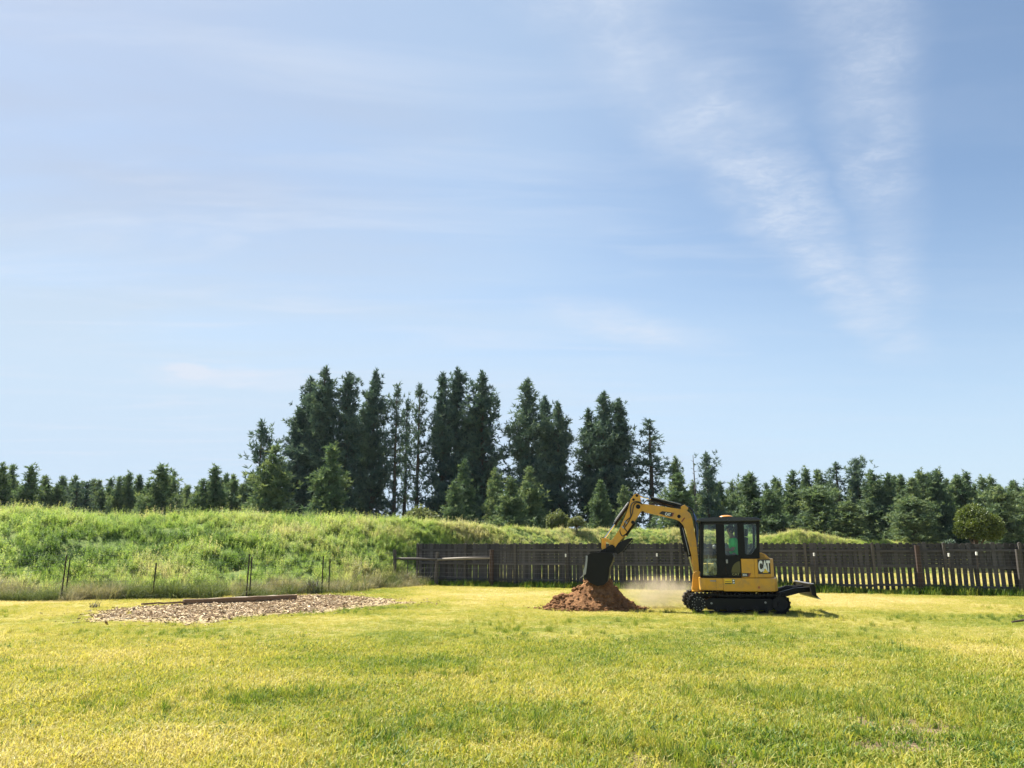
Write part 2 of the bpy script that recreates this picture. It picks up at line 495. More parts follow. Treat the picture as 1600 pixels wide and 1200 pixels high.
# ------------------------------------------------------------------ the long weedy bank
BANK = np.array([  # base x, y   crest x, y, height   back x, y
    (-26, 27, -40, 40, 3.3, -50, 52), (-15.8, 27.4, -24, 37, 3.36, -32, 50), (-13.3, 28.1, -18.4, 38, 3.06, -25, 50),
    (-9.8, 29.6, -13, 40, 3.02, -16, 52), (-6.2, 34.3, -6.8, 42, 2.95, -7.5, 54), (-3.2, 40.5, -3.6, 44, 2.85, -4, 55),
    (0, 41.5, 0, 47, 2.80, 0, 56), (4.5, 45.5, 4, 50, 2.75, 4, 58), (9.2, 48.5, 8.4, 52, 2.85, 9, 60), (13.2, 50, 13.2, 53.3, 2.85, 13.5, 61), (15.6, 51, 16, 54, 2.5, 17, 61),
    (17.2, 51.2, 17.8, 54, 2.45, 19, 61), (18.8, 51.3, 19.5, 54, 2.72, 20.5, 61), (21, 52.2, 21.6, 55, 2.4, 22.5, 61), (23.2, 53, 24, 55.5, 2.08, 25, 62),
    (26, 54, 27, 56.5, 2.0, 28, 62), (29, 53, 30.2, 57, 1.72, 31, 62), (32, 54, 33.2, 57.5, 0.5, 34, 62), (35, 55, 36.5, 58, -0.1, 37, 62)], float)
_cum = np.linspace(0, 1, len(BANK))


def bank_pt(u, s):
    """u along the bank 0..1, s across 0 (front foot) .. 0.6 (crest) .. 1 (back foot)"""
    u, s = np.asarray(u, float), np.asarray(s, float)
    c = [np.interp(u, _cum, BANK[:, k]) for k in range(7)]
    f = np.clip(s / 0.6, 0, 1)
    bk = np.clip((s - 0.6) / 0.4, 0, 1)
    x = np.where(s <= 0.6, c[0] + (c[2] - c[0]) * f, c[2] + (c[5] - c[2]) * bk)
    y = np.where(s <= 0.6, c[1] + (c[3] - c[1]) * f, c[3] + (c[6] - c[3]) * bk)
    zf = (1 - np.cos(np.clip(f * 1.08, 0, 1) * math.pi)) * 0.5
    zf = 0.6 * f + 0.4 * zf
    zb = 1 - sstep(bk, 0.05, 1.0)
    z = np.where(s <= 0.6, zf, zb) * c[4]
    am = np.clip(np.minimum(f * 4, (1 - bk) * 4), 0, 1) * np.clip(c[4] / 2, 0, 1)
    z = z + am * ((fbm(x, y, 0.35, 21, 3) - 0.5) * 0.6 + (fbm(x, y, 1.2, 23, 2) - 0.5) * 0.18) - 0.06 * (1 - np.clip(np.minimum(f, 1 - bk) * 8, 0, 1))
    return x, y, z


NU, NS = 230, 44
UU, SS = np.meshgrid(np.linspace(0, 1, NU), np.linspace(0, 1, NS))
bx, by, bz = bank_pt(UU.ravel(), SS.ravel())
ii = (np.arange(NS - 1)[:, None] * NU + np.arange(NU - 1)[None, :]).ravel()
quads = np.stack([ii, ii + 1, ii + NU + 1, ii + NU], 1)
me = np_mesh('grassy_bank', np.stack([bx, by, bz], 1), quads, np.full(len(quads), 4), True)
m, g = new_mat('bank_soil')
co = g.n('ShaderNodeTexCoord').outputs['Object']
c = g.ramp(g.m('ADD', g.m('MULTIPLY', g.noise(co, 1.3, 5, 0.6), 0.6), g.m('MULTIPLY', g.noise(co, 9, 6, 0.7), 0.4)),
           [(0.3, (0.055, 0.095, 0.024)), (0.5, (0.12, 0.175, 0.045)), (0.68, (0.22, 0.22, 0.085))])
bp = g.n('ShaderNodeBump', ins={'Strength': 0.8, 'Distance': 0.1, 'Height': g.noise(co, 7.0, 6, 0.7)})
b = g.n('ShaderNodeBsdfPrincipled', ins={'Base Color': c, 'Roughness': 0.95, 'Normal': bp.outputs[0]})
b.inputs['Specular IOR Level'].default_value = 0.1
g.n('ShaderNodeOutputMaterial', ins={0: b.outputs[0]})
tag(link('grassy_bank', me, None, m), kind='structure')


# ------------------------------------------------------------------ scattering of small plants (stuff)
def blades(n, rad_, hmin, hmax, wid, lean, rng, droop=0.5, segs=2):
    """a clump of grass blades: bent tapering strips"""
    V, F, LC, SH = [], [], [], []
    for _ in range(n):
        a, r = rng.uniform(0, 2 * math.pi), rad_ * math.sqrt(rng.uniform())
        p = np.array([math.cos(a) * r, math.sin(a) * r, -0.01])
        h = rng.uniform(hmin, hmax)
        d = rng.uniform(0, 2 * math.pi)
        l = rng.uniform(0.1, 1) * lean
        dv = np.array([math.cos(d), math.sin(d), 0])
        w = np.array([-math.sin(d + rng.uniform(-1, 1)), math.cos(d + rng.uniform(-1, 1)), 0]) * wid * rng.uniform(0.6, 1.2)
        b0 = len(V)
        for k in range(segs):
            t = k / segs
            cpt = p + np.array([0, 0, h * t * (1 - droop * l * t * 0.3)]) + dv * (h * l * t * t)
            V += [cpt - w * (1 - t * 0.6), cpt + w * (1 - t * 0.6)]
        V.append(p + np.array([0, 0, h * (1 - droop * l * 0.45)]) + dv * h * l)
        for k in range(segs - 1):
            F += [b0 + 2 * k, b0 + 2 * k + 1, b0 + 2 * k + 3, b0 + 2 * k + 2]
            LC.append(4)
        e = b0 + 2 * (segs - 1)
        F += [e, e + 1, e + 2]
        LC.append(3)
        SH += [rng.uniform()] * (2 * segs + 1)
    return V, F, LC, SH


def weed(n, h0, h1, leaf, spread, rng, per=7):
    """a leafy weed: stems with small leaves on all sides"""
    V, F, LC, SH = [], [], [], []
    for _ in range(n):
        a, r = rng.uniform(0, 2 * math.pi), spread * math.sqrt(rng.uniform())
        p = np.array([math.cos(a) * r, math.sin(a) * r, 0])
        h = rng.uniform(h0, h1)
        ln = np.array([rng.normal() * 0.16, rng.normal() * 0.16, 1.0])
        sh = rng.uniform()
        b0 = len(V)
        V += [p - np.array([0.006, 0, 0]), p + np.array([0.006, 0, 0]), p + ln * h]
        F += [b0, b0 + 1, b0 + 2]
        LC.append(3)
        SH += [sh] * 3
        for k in range(per):
            t = 0.2 + 0.8 * (k + rng.uniform()) / per
            az = rng.uniform(0, 2 * math.pi)
            d = np.array([math.cos(az), math.sin(az), rng.uniform(0.1, 0.9)])
            s = np.array([-math.sin(az), math.cos(az), rng.uniform(-.3, .3)])
            L = leaf * rng.uniform(0.6, 1.3) * (1.15 - 0.5 * t)
            o = p + ln * h * t
            b0 = len(V)
            V += [o, o + d * L * 0.5 + s * L * 0.27, o + d * L, o + d * L * 0.5 - s * L * 0.27]
            F += [b0, b0 + 1, b0 + 2, b0 + 3]
            LC.append(4)
            SH += [np.clip(sh + rng.normal() * 0.15, 0, 1)] * 4
    return V, F, LC, SH


def source(name, data, mat):
    me = np_mesh(name, data[0], data[1], data[2])
    vattr(me, 'shade', data[3])
    me.materials.append(mat)
    return bpy.data.objects.new(name, me)


def scatter(name, pts, rz, tilt, scl, idx, tint, sources):
    c = bpy.data.collections.new(name + '_pieces')
    for s in sources:
        c.objects.link(s)
    n = len(pts)
    me = bpy.data.meshes.new(name)
    me.vertices.add(n)
    me.vertices.foreach_set('co', np.asarray(pts, np.float32).ravel())
    ra = me.attributes.new('rot', 'FLOAT_VECTOR', 'POINT')
    ra.data.foreach_set('vector', np.stack([R.normal(0, tilt, n), R.normal(0, tilt, n), rz], 1).astype(np.float32).ravel())
    vattr(me, 'scl', scl)
    vattr(me, 'tint', tint)
    ia = me.attributes.new('idx', 'INT', 'POINT')
    ia.data.foreach_set('value', np.asarray(idx, np.int32))
    o = link(name, me)
    ng = bpy.data.node_groups.new(name, 'GeometryNodeTree')
    ng.interface.new_socket('Geometry', in_out='INPUT', socket_type='NodeSocketGeometry')
    ng.interface.new_socket('Geometry', in_out='OUTPUT', socket_type='NodeSocketGeometry')
    N, L = ng.nodes, ng.links
    gi, go = N.new('NodeGroupInput'), N.new('NodeGroupOutput')
    ci = N.new('GeometryNodeCollectionInfo')
    ci.inputs['Collection'].default_value = c
    ci.inputs['Separate Children'].default_value = True
    ci.inputs['Reset Children'].default_value = True
    ip = N.new('GeometryNodeInstanceOnPoints')
    ip.inputs['Pick Instance'].default_value = True

    def na(nm, ty):
        nd = N.new('GeometryNodeInputNamedAttribute')
        nd.data_type = ty
        nd.inputs['Name'].default_value = nm
        return nd.outputs['Attribute']
    er = N.new('FunctionNodeEulerToRotation')
    L.new(na('rot', 'FLOAT_VECTOR'), er.inputs[0])
    L.new(gi.outputs[0], ip.inputs['Points'])
    L.new(ci.outputs[0], ip.inputs['Instance'])
    L.new(na('idx', 'INT'), ip.inputs['Instance Index'])
    L.new(er.outputs[0], ip.inputs['Rotation'])
    L.new(na('scl', 'FLOAT'), ip.inputs['Scale'])
    L.new(ip.outputs[0], go.inputs[0])
    md = o.modifiers.new('scatter', 'NODES')
    md.node_group = ng
    return tag(o, kind='stuff')


GRASS = [(0.0, (0.050, 0.120, 0.016)), (0.26, (0.200, 0.265, 0.036)), (0.50, (0.390, 0.370, 0.072)), (0.75, (0.490, 0.440, 0.150)), (1.0, (0.60, 0.52, 0.29))]
WEED = [(0.0, (0.025, 0.065, 0.013)), (0.22, (0.13, 0.235, 0.048)), (0.50, (0.310, 0.425, 0.115)), (0.78, (0.42, 0.46, 0.19)), (1.0, (0.47, 0.43, 0.28))]
M['grass'] = leafy('grass_blades', GRASS, instancer='both', trans=0.42, shine=0.02)
M['dry'] = leafy('dry_stalks', [(0.0, (0.10, 0.14, 0.04)), (0.4, (0.22, 0.22, 0.11)), (0.7, (0.30, 0.275, 0.18)), (1.0, (0.40, 0.36, 0.27))], instancer='both', trans=0.3, shine=0.02)
M['weed'] = leafy('weed_leaves', WEED, instancer='both', trans=0.52, shine=0.02)

rg = np.random.default_rng(5)
near_src = [source('tuft_%s' % k, blades(36, 0.10, 0.02, h, 0.0024, 1.2, rg, segs=3), M['grass']) for k, h in (('a', 0.065), ('b', 0.085), ('c', 0.05))]
far_src = [source('clump_%s' % k, blades(26, 0.18, 0.025, h, 0.0065, 1.2, rg), M['grass']) for k, h in (('a', 0.075), ('b', 0.10), ('c', 0.055))]
tall_src = [source('tussock_%s' % k, blades(34, 0.10, 0.10, h, 0.0048, 0.8, rg, segs=3), M['grass']) for k, h in (('a', 0.22), ('b', 0.30))]

low_src = [source('vweed', weed(9, 0.03, 0.10, 0.035, 0.09, rg, 6), M['grass']), source('wthatch', blades(16, 0.12, 0.03, 0.11, 0.003, 2.6, rg, droop=1.4, segs=3), M['grass'])]

FA, FB = np.array((-4.45, 37.6)), np.array((20.6, 28.3))         # the board fence: end posts in plan
fdir = (FB - FA) / np.linalg.norm(FB - FA)
fnor = np.array((fdir[1], -fdir[0]))                              # towards the camera
CHIP = np.array([(-11.1, 20.9), (-9.4, 19.1), (-7.5, 18.8), (-6.2, 20.6), (-5.0, 22.5), (-3.85, 24.2), (-3.3, 25.8), (-4.9, 28.0),
                 (-6.45, 29.6), (-7.8, 29.3), (-8.95, 26.9), (-10.1, 25.0), (-11.1, 23.2), (-11.5, 22.3)])


def poly_sd(x, y, P):
    """signed distance to polygon P (negative inside)"""
    x, y = np.asarray(x, float), np.asarray(y, float)
    d = np.full(x.shape, 1e9)
    ins = np.zeros(x.shape, bool)
    for (ax, ay), (bx_, by_) in zip(P, np.roll(P, -1, 0)):
        ex, ey = bx_ - ax, by_ - ay
        t = np.clip(((x - ax) * ex + (y - ay) * ey) / (ex * ex + ey * ey), 0, 1)
        d = np.minimum(d, np.hypot(x - ax - t * ex, y - ay - t * ey))
        cr = ((ay > y) != (by_ > y)) & (x < (bx_ - ax) * (y - ay) / (by_ - ay + 1e-12) + ax)
        ins ^= cr
    return np.where(ins, -d, d)


PILE = (2.42, 23.35)


def keep_off(x, y):
    """probability that grass grows: less on chips, the dirt pile, bare spots and under the bank"""
    sd = poly_sd(x, y, CHIP) + (fbm(x, y, 1.1, 31, 3) - 0.5) * 1.2
    k = 0.10 + 0.90 * sstep(sd, -0.5, 0.35)
    k *= np.where(((x - PILE[0]) / 1.15) ** 2 + ((y - PILE[1]) / 0.85) ** 2 < 1, 0, 1)
    k *= 1 - 0.85 * sstep(bareness(x, y), 0.12, 0.42)
    bf = np.interp(x, BANK[:, 0], BANK[:, 1])
    return k * np.where(y > bf + 0.4, 0, 1)


def in_view(x, y, mg=1.0):
    return np.abs(x) < 0.70 * y + mg


def lawn_points(n, y0, y1, xr=0.70):
    y = np.sqrt(R.uniform(y0 ** 2, y1 ** 2, n))
    x = R.uniform(-1, 1, n) * (xr * y + 0.5)
    k = R.uniform(0, 1, n) < keep_off(x, y)
    return x[k], y[k]


def lawn_tint(x, y, j=0.12):
    return np.clip(dryness(x, y) + R.normal(0, j, len(x)), 0, 1)


PX, PY, SC, IX, TN = [], [], [], [], []
x, y = lawn_points(62000, 5.6, 17.0)
k = R.uniform(0, 1, len(x)) < 1 - sstep(y, 9.5, 17)
x, y = x[k], y[k]
PX.append(x); PY.append(y); SC.append(R.uniform(0.6, 1.25, len(x)) * (0.75 + 0.6 * fbm(x, y, 0.9, 51, 3))); IX.append(R.integers(0, 3, len(x))); TN.append(lawn_tint(x, y))
x, y = lawn_points(150000, 8.0, 42.0)
k = R.uniform(0, 1, len(x)) < sstep(y, 8.5, 15) * (1.15 - 0.5 * sstep(y, 18, 36))
x, y = x[k], y[k]
PX.append(x); PY.append(y); SC.append(R.uniform(0.6, 1.2, len(x)) * (0.7 + 0.5 * fbm(x, y, 0.6, 52, 3))); IX.append(R.integers(3, 6, len(x))); TN.append(lawn_tint(x, y))
# flat meadow behind the fence
y = R.uniform(30, 56, 9000); x = R.uniform(4, 44, 9000)
k = (np.dot(np.stack([x, y], 1) - FA, fnor) < -0.15) & (y < np.interp(x, BANK[:, 0], BANK[:, 1], right=70))
x, y = x[k], y[k]
PX.append(x); PY.append(y); SC.append(R.uniform(0.8, 1.5, len(x))); IX.append(R.integers(3, 6, len(x))); TN.append(np.clip(lawn_tint(x, y) + 0.1, 0, 1))
# longer green tussocks here and there in the lawn
x, y = lawn_points(2600, 5.8, 24.0)
k = (fbm(x, y, 0.5, 61, 3) > 0.55) & (R.uniform(0, 1, len(x)) < 0.7)
x, y = x[k], y[k]
PX.append(x); PY.append(y); SC.append(R.uniform(0.35, 0.75, len(x))); IX.append(R.integers(6, 8, len(x))); TN.append(np.clip(lawn_tint(x, y) - 0.14, 0, 1))
for cx, cy, sx, sy, n in ((3.1, 9.7, 0.75, 0.45, 150), (-2.9, 9.6, 0.40, 0.22, 50), (0.1, 8.2, 0.5, 0.3, 40), (-1.1, 8.0, 0.4, 0.25, 34), (4.5, 9.0, 0.7, 0.5, 70),
                          (1.5, 6.9, 0.16, 0.12, 26), (5.2, 8.2, 0.6, 0.5, 60), (-1.0, 11.4, 0.6, 0.35, 46), (2.3, 7.6, 0.7, 0.4, 40), (-4.2, 9.0, 0.6, 0.3, 30), (0.9, 7.4, 0.3, 0.2, 24)):
    x, y = R.normal(cx, sx, n), R.normal(cy, sy, n)
    PX.append(x); PY.append(y); SC.append(R.uniform(0.35, 0.85, n)); IX.append(R.integers(6, 8, n)); TN.append(np.clip(R.normal(0.24, 0.14, n), 0, 1))
# flat leafy weeds and dead thatch between the grass, mostly in the near right of the lawn
x, y = lawn_points(5200, 5.8, 16.0)
k = R.uniform(0, 1, len(x)) < 0.06 + 0.75 * np.exp(-(((x - 2.6) / 1.9) ** 2 + ((y - 8.3) / 1.5) ** 2)) * (fbm(x, y, 1.0, 63, 3) > 0.45)
x, y = x[k], y[k]
PX.append(x); PY.append(y); SC.append(R.uniform(0.5, 1.1, len(x))); IX.append(np.full(len(x), 8)); TN.append(np.clip(R.normal(0.28, 0.12, len(x)), 0, 1))
x, y = lawn_points(5000, 5.8, 18.0)
k = fbm(x, y, 0.7, 65, 3) > 0.53
x, y = x[k], y[k]
PX.append(x); PY.append(y); SC.append(R.uniform(0.6, 1.3, len(x))); IX.append(np.full(len(x), 9)); TN.append(np.clip(R.normal(0.92, 0.1, len(x)), 0, 1))
x, y = np.concatenate(PX), np.concatenate(PY)
tag(scatter('lawn_grass', np.stack([x, y, lawn_z(x, y)], 1), R.uniform(0, 6.28, len(x)), 0.12, np.concatenate(SC), np.concatenate(IX), np.concatenate(TN),
            near_src + far_src + tall_src + low_src), 'short yellow green lawn grass with greener tussocks', 'grass')

# unmown green strip along the foot of the board fence
n = 3600
t = R.uniform(-0.5, 27.5, n)
off = np.abs(R.normal(0, 0.34, n)) - 0.12
P2 = FA + np.outer(t, fdir) + np.outer(off, fnor)
edge_src = [source('edge_%s' % k, blades(30, 0.15, 0.12, h, 0.009, 0.6, rg, segs=3), M['grass']) for k, h in (('a', 0.34), ('b', 0.26))]
tag(scatter('fence_grass', np.stack([P2[:, 0], P2[:, 1], lawn_z(P2[:, 0], P2[:, 1])], 1), R.uniform(0, 6.28, n), 0.15, R.uniform(0.6, 1.5, n) * (0.5 + 1.2 * fbm(t, t * 0, 0.5, 3, 2)),
            R.integers(0, 2, n), np.clip(R.normal(0.16, 0.10, n), 0, 1), edge_src), 'longer unmown green grass at the foot of the board fence', 'grass')

# weeds all over the bank
leaf_src = [source('weed_%s' % k, weed(16, 0.25, h, lf, 0.30, rg, pr), M['weed']) for k, h, lf, pr in (('a', 0.75, 0.085, 12), ('b', 0.60, 0.095, 10), ('c', 0.95, 0.08, 15))]
bgr_src = [source('weedgrass_%s' % k, blades(40, 0.26, 0.25, h, 0.010, 0.7, rg, segs=3), M['weed']) for k, h in (('a', 0.75), ('b', 0.55))]
n = 30000
u = R.uniform(0, 0.97, n)
s = R.uniform(0.0, 0.80, n) ** 0.92
x, y, z = bank_pt(u, s)
right = sstep(x, -4, 3)
clump = fbm(x, y, 0.45, 71, 4)
lush = fbm(x, y, 0.16, 73, 3)
kp = in_view(x, y, 3) & (R.uniform(0, 1, n) < (0.95 - 0.35 * right) * sstep(clump, 0.12, 0.36))
u, s, x, y, z, right, clump, lush = (a[kp] for a in (u, s, x, y, z, right, clump, lush))
n = len(x)
foot = 1 - sstep(s, 0.02, 0.20)
green = np.exp(-((x + 8) / 6.5) ** 2)
tint = 0.55 + (lush - 0.5) * 0.8 + (clump - 0.5) * 0.9 - 0.05 * green + 0.40 * foot * R.uniform(0.3, 1, n) + 0.34 * right * R.uniform(0.3, 1, n)
tint += 0.22 * sstep(fbm(x, y, 0.22, 77, 3), 0.52, 0.66) * (1 - green) - 0.24 * sstep(fbm(x, y, 0.33, 79, 3), 0.56, 0.70) * (s < 0.4)
tint = np.clip(tint + R.normal(0, 0.13, n), 0, 1)
grassy = R.uniform(0, 1, n) < (0.18 + 0.6 * foot + 0.45 * right)
idx = np.where(grassy, R.integers(3, 5, n), R.integers(0, 3, n))
scl = R.uniform(0.48, 1.02, n) * (0.45 + 0.75 * clump) * (1 - 0.42 * right) * (1 - 0.35 * np.exp(-((x + 3.5) / 3.0) ** 2))
tag(scatter('bank_weeds', np.stack([x, y, z - 0.03], 1), R.uniform(0, 6.28, n), 0.16, scl, idx, tint, leaf_src + bgr_src), 'tall green weeds covering the long bank', 'weeds')

# pale dry grass along the foot of the bank and behind the wire fence
n = 4200
t = R.uniform(0, 1, n)
fx = np.interp(t, [0, 0.35, 0.62, 0.82, 1], [-24, -15.4, -9.3, -6.4, -4.2])
fy = np.interp(t, [0, 0.35, 0.62, 0.82, 1], [26.6, 27.2, 28.6, 33.5, 38.4])
x = fx + R.normal(0, 0.55, n) - 0.2
y = fy + np.abs(R.normal(0, 1.15, n)) - 0.55 + (fbm(fx, fy, 0.45, 83, 3) - 0.5) * 1.6
dry_src = [source('dry_%s' % k, blades(34, 0.26, 0.12, h, 0.007, 1.3, rg, segs=3), M['dry']) for k, h in (('a', 0.75), ('b', 0.45))]
tn = np.clip(0.62 + R.normal(0, 0.18, n) - 0.75 * sstep(fbm(x, y, 0.7, 81, 3), 0.42, 0.62), 0, 1)
kp = (poly_sd(x, y, CHIP) > 0.2) & (fbm(x, y, 0.9, 85, 3) > 0.40)
x, y, tn = x[kp], y[kp], tn[kp]
bzz = np.where(y > np.interp(x, BANK[:, 0], BANK[:, 1]), (y - np.interp(x, BANK[:, 0], BANK[:, 1])) * 0.18, 0)
tag(scatter('dry_grass', np.stack([x, y, bzz], 1), R.uniform(0, 6.28, len(x)), 0.22, R.uniform(0.3, 1.2, len(x)) * (0.45 + 1.0 * fbm(x, y, 0.8, 87, 3)), R.integers(0, 2, len(x)), tn, dry_src),
    'pale dry grass in a strip at the foot of the bank', 'grass')

# ------------------------------------------------------------------ trees
def tri_tufts(C, D, size, nb, wid, rng, tint):
    """needle tufts: nb thin triangles fanning out of each point C along D"""
    n = len(C)
    rnd = rng.normal(0, 1, (n, nb, 3))
    rnd /= np.linalg.norm(rnd, axis=2, keepdims=True)
    d = D[:, None, :] * 0.75 + rnd * 0.95
    d /= np.linalg.norm(d, axis=2, keepdims=True) + 1e-9
    sd = np.cross(d, rng.normal(0, 1, (n, nb, 3)))
    sd /= np.linalg.norm(sd, axis=2, keepdims=True) + 1e-9
    L = size * rng.uniform(0.65, 1.25, (n, nb, 1))
    o = C[:, None, :] + rng.normal(0, 0.05, (n, nb, 3)) * size
    V = np.stack([o - d * L * 0.12 , o + d * L * 0.45 + sd * wid, o + d * L, o + d * L * 0.45 - sd * wid], 2).reshape(-1, 3)
    T = np.repeat(tint, nb * 4)
    return V, T


PROF = {
    'tall': ([0, .12, .4, .68, .88, .97, 1], [.68, .95, 1.0, .73, .41, .17, .04]),
    'slender': ([0, .25, .55, .8, .95, 1], [.40, .80, 1.0, .75, .35, .10]),
    'young': ([0, .1, .3, .6, .85, .95, 1], [.85, 1.0, .86, .57, .28, .13, .04]),
    'bushy': ([0, .2, .5, .75, .92, 1], [.85, 1.0, .88, .62, .34, .08]),
    'ragged': ([0, .2, .42, .58, .72, .9, 1], [.9, 1.0, .75, .35, .62, .45, .10]),
}
CFG = {  # base of crown (share of height), whorl step, branches, lift angles, tuft step, keep, tuft size, blades
    'tall': (0.06, 0.40, 7, (-5, 42), 0.24, 0.88, 0.40, 10),
    'slender': (0.16, 0.50, 5, (-12, 25), 0.27, 0.62, 0.38, 8),
    'young': (0.02, 0.25, 8, (12, 48), 0.19, 0.94, 0.30, 9),
    'bushy': (0.02, 0.27, 8, (8, 45), 0.20, 0.95, 0.32, 9),
    'ragged': (0.05, 0.42, 6, (2, 40), 0.22, 0.78, 0.36, 9),
}
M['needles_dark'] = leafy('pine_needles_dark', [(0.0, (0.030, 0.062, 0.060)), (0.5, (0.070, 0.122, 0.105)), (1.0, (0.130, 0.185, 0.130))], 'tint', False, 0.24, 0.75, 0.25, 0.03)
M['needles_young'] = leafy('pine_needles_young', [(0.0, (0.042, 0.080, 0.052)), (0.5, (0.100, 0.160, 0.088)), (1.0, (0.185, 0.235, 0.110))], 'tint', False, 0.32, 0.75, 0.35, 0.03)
M['leaves_round'] = leafy('round_tree_leaves', [(0.0, (0.035, 0.065, 0.014)), (0.5, (0.080, 0.120, 0.024)), (1.0, (0.15, 0.18, 0.045))], 'tint', False, 0.35, 0.5, 0.2, 0.03)
M['leaves_shrub'] = leafy('shrub_leaves', [(0.0, (0.07, 0.10, 0.04)), (0.5, (0.13, 0.165, 0.07)), (1.0, (0.21, 0.23, 0.11))], 'tint', False, 0.35, 0.5, 0.2, 0.03)


def conifer(kind, H, r, seed):
    rng = np.random.default_rng(seed)
    cb, step, nb_, lift, ts, keep, size, nbl = CFG[kind]
    zb = cb * H
    C, D, TN, limbs = [], [], [], []
    z = zb
    lop = rng.uniform(0, 6.28)
    while z < H - 0.1:
        t = (z - zb) / (H - zb)
        L0 = r * np.interp(t, *PROF[kind])
        big = 1 + 0.22 * math.sin(t * 17 + seed)
        for b in range(nb_):
            if rng.uniform() > (0.92 if kind != 'ragged' else 0.72):
                continue
            az = rng.uniform(0, 6.283)
            L = L0 * rng.uniform(0.55, 1.22) * big * (1 + 0.16 * math.cos(az - lop))
            el = rad(rng.uniform(*lift)) + rad(18) * t
            dv = np.array([math.cos(az) * math.cos(el), math.sin(az) * math.cos(el), math.sin(el)])
            z0 = z + rng.uniform(-0.5, 0.5) * step - L * math.sin(el) * 0.35
            o = np.array([0, 0, z0])
            limbs.append((o, o + dv * L * 0.93, 0.012 + 0.014 * L))
            s = max(0.16, 0.30 * L)
            tb = rng.normal(0, 0.17)                 # whole boughs differ a little in tone
            while s <= L:
                lat = 0.10 + 0.20 * (s / max(L, 0.3)) * min(1.0, L)
                for _ in range(2 if L > 0.5 else 1):
                    if rng.uniform() < keep:
                        p = o + dv * s + rng.normal(0, 1, 3) * np.array([lat, lat, lat * 0.55])
                        p[2] += 0.12 * (s / max(L, .3)) ** 2 * L
                        dd = dv * 0.8 + np.array([0, 0, 0.55])
                        C.append(p)
                        D.append(dd / np.linalg.norm(dd))
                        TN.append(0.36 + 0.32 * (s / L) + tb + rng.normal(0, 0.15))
                s += ts
        z += step * (0.75 + 0.25 * (1 - t)) * rng.uniform(0.85, 1.15)
    for k in range(14):                      # leader shoot
        zz_ = H - 0.9 + 0.9 * k / 13
        C.append(np.array([rng.normal(0, .05), rng.normal(0, .05), zz_]))
        D.append(np.array([0, 0, 1.0]))
        TN.append(0.55)
    C, D, TN = np.array(C), np.array(D), np.clip(np.array(TN), 0, 1)
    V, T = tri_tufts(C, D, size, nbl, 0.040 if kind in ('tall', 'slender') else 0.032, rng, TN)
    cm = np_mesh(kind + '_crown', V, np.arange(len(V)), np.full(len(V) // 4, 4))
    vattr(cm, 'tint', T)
    bm = bmesh.new()
    pts = [(rng.normal(0, .03) * (k > 0), rng.normal(0, .03) * (k > 0), H * 0.97 * k / 6 - 0.15) for k in range(7)]
    r0 = 0.020 * H if kind in ('tall', 'slender') else 0.018 * H
    add_tube(bm, pts, [r0 * (1 - 0.88 * k / 6) + 0.01 for k in range(7)], 8)
    for o, e, w in limbs:
        a = Vector(o)
        d = (Vector(e) - a)
        n1 = d.cross(Vector((0, 0, 1))).normalized() * w
        n2 = d.cross(n1).normalized() * w
        vs = [bm.verts.new(a + n1), bm.verts.new(a - n1 * 0.5 + n2 * 0.87), bm.verts.new(a - n1 * 0.5 - n2 * 0.87)]
        tip = bm.verts.new(e)
        for i in range(3):
            bm.faces.new((vs[i], vs[(i + 1) % 3], tip))
    tm = bpy.data.meshes.new(kind + '_trunk')
    bm.to_mesh(tm)
    bm.free()
    tm.materials.append(M['bark'])
    return cm, tm, H, r


def broadleaf(H, r, seed, zc=0.58, squash=0.85, leaf=0.16, n=5200, name='round'):
    rng = np.random.default_rng(seed)
    lob = rng.normal(0, 1, (16, 3))
    lob /= np.linalg.norm(lob, axis=1, keepdims=True)
    lob[:, 2] = np.abs(lob[:, 2]) * 0.9 - 0.25
    lr = rng.uniform(0.30, 0.48, 16)
    k = rng.integers(0, 16, n)
    d = rng.normal(0, 1, (n, 3))
    d /= np.linalg.norm(d, axis=1, keepdims=True)
    rr = rng.uniform(0.45, 1.0, n) ** 0.5
    P = lob[k] * 0.62 + d * (lr[k] * rr)[:, None]
    C = P * np.array([r, r, H * 0.5 * squash]) + np.array([0, 0, H * zc])
    C[:, 2] = np.clip(C[:, 2], 0.08, H)
    tn = np.clip(0.25 + 0.45 * rr + rng.normal(0, 0.16, n) + (k % 4) * 0.05, 0, 1)
    V, T = tri_tufts(C, d, leaf, 3, leaf * 0.30, rng, tn)
    cm = np_mesh(name + '_crown', V, np.arange(len(V)), np.full(len(V) // 4, 4))
    vattr(cm, 'tint', T)
    bm = bmesh.new()
    add_tube(bm, [(0, 0, -0.1), (0.04, 0.02, H * 0.25), (0, 0.05, H * 0.5)], [0.035 * H, 0.025 * H, 0.012 * H], 8)
    for i in range(9):
        e = lob[i] * 0.6 * np.array([r, r, H * 0.45]) + np.array([0, 0, H * zc])
        add_tube(bm, [(0.02, 0.02, H * 0.2), tuple(e * 0.5 + np.array([0, 0, H * 0.12])), tuple(e)], [0.014 * H, 0.010 * H, 0.004 * H], 5)
    tm = bpy.data.meshes.new(name + '_trunk')
    bm.to_mesh(tm)
    bm.free()
    tm.materials.append(M['bark'])
    return cm, tm, H, r


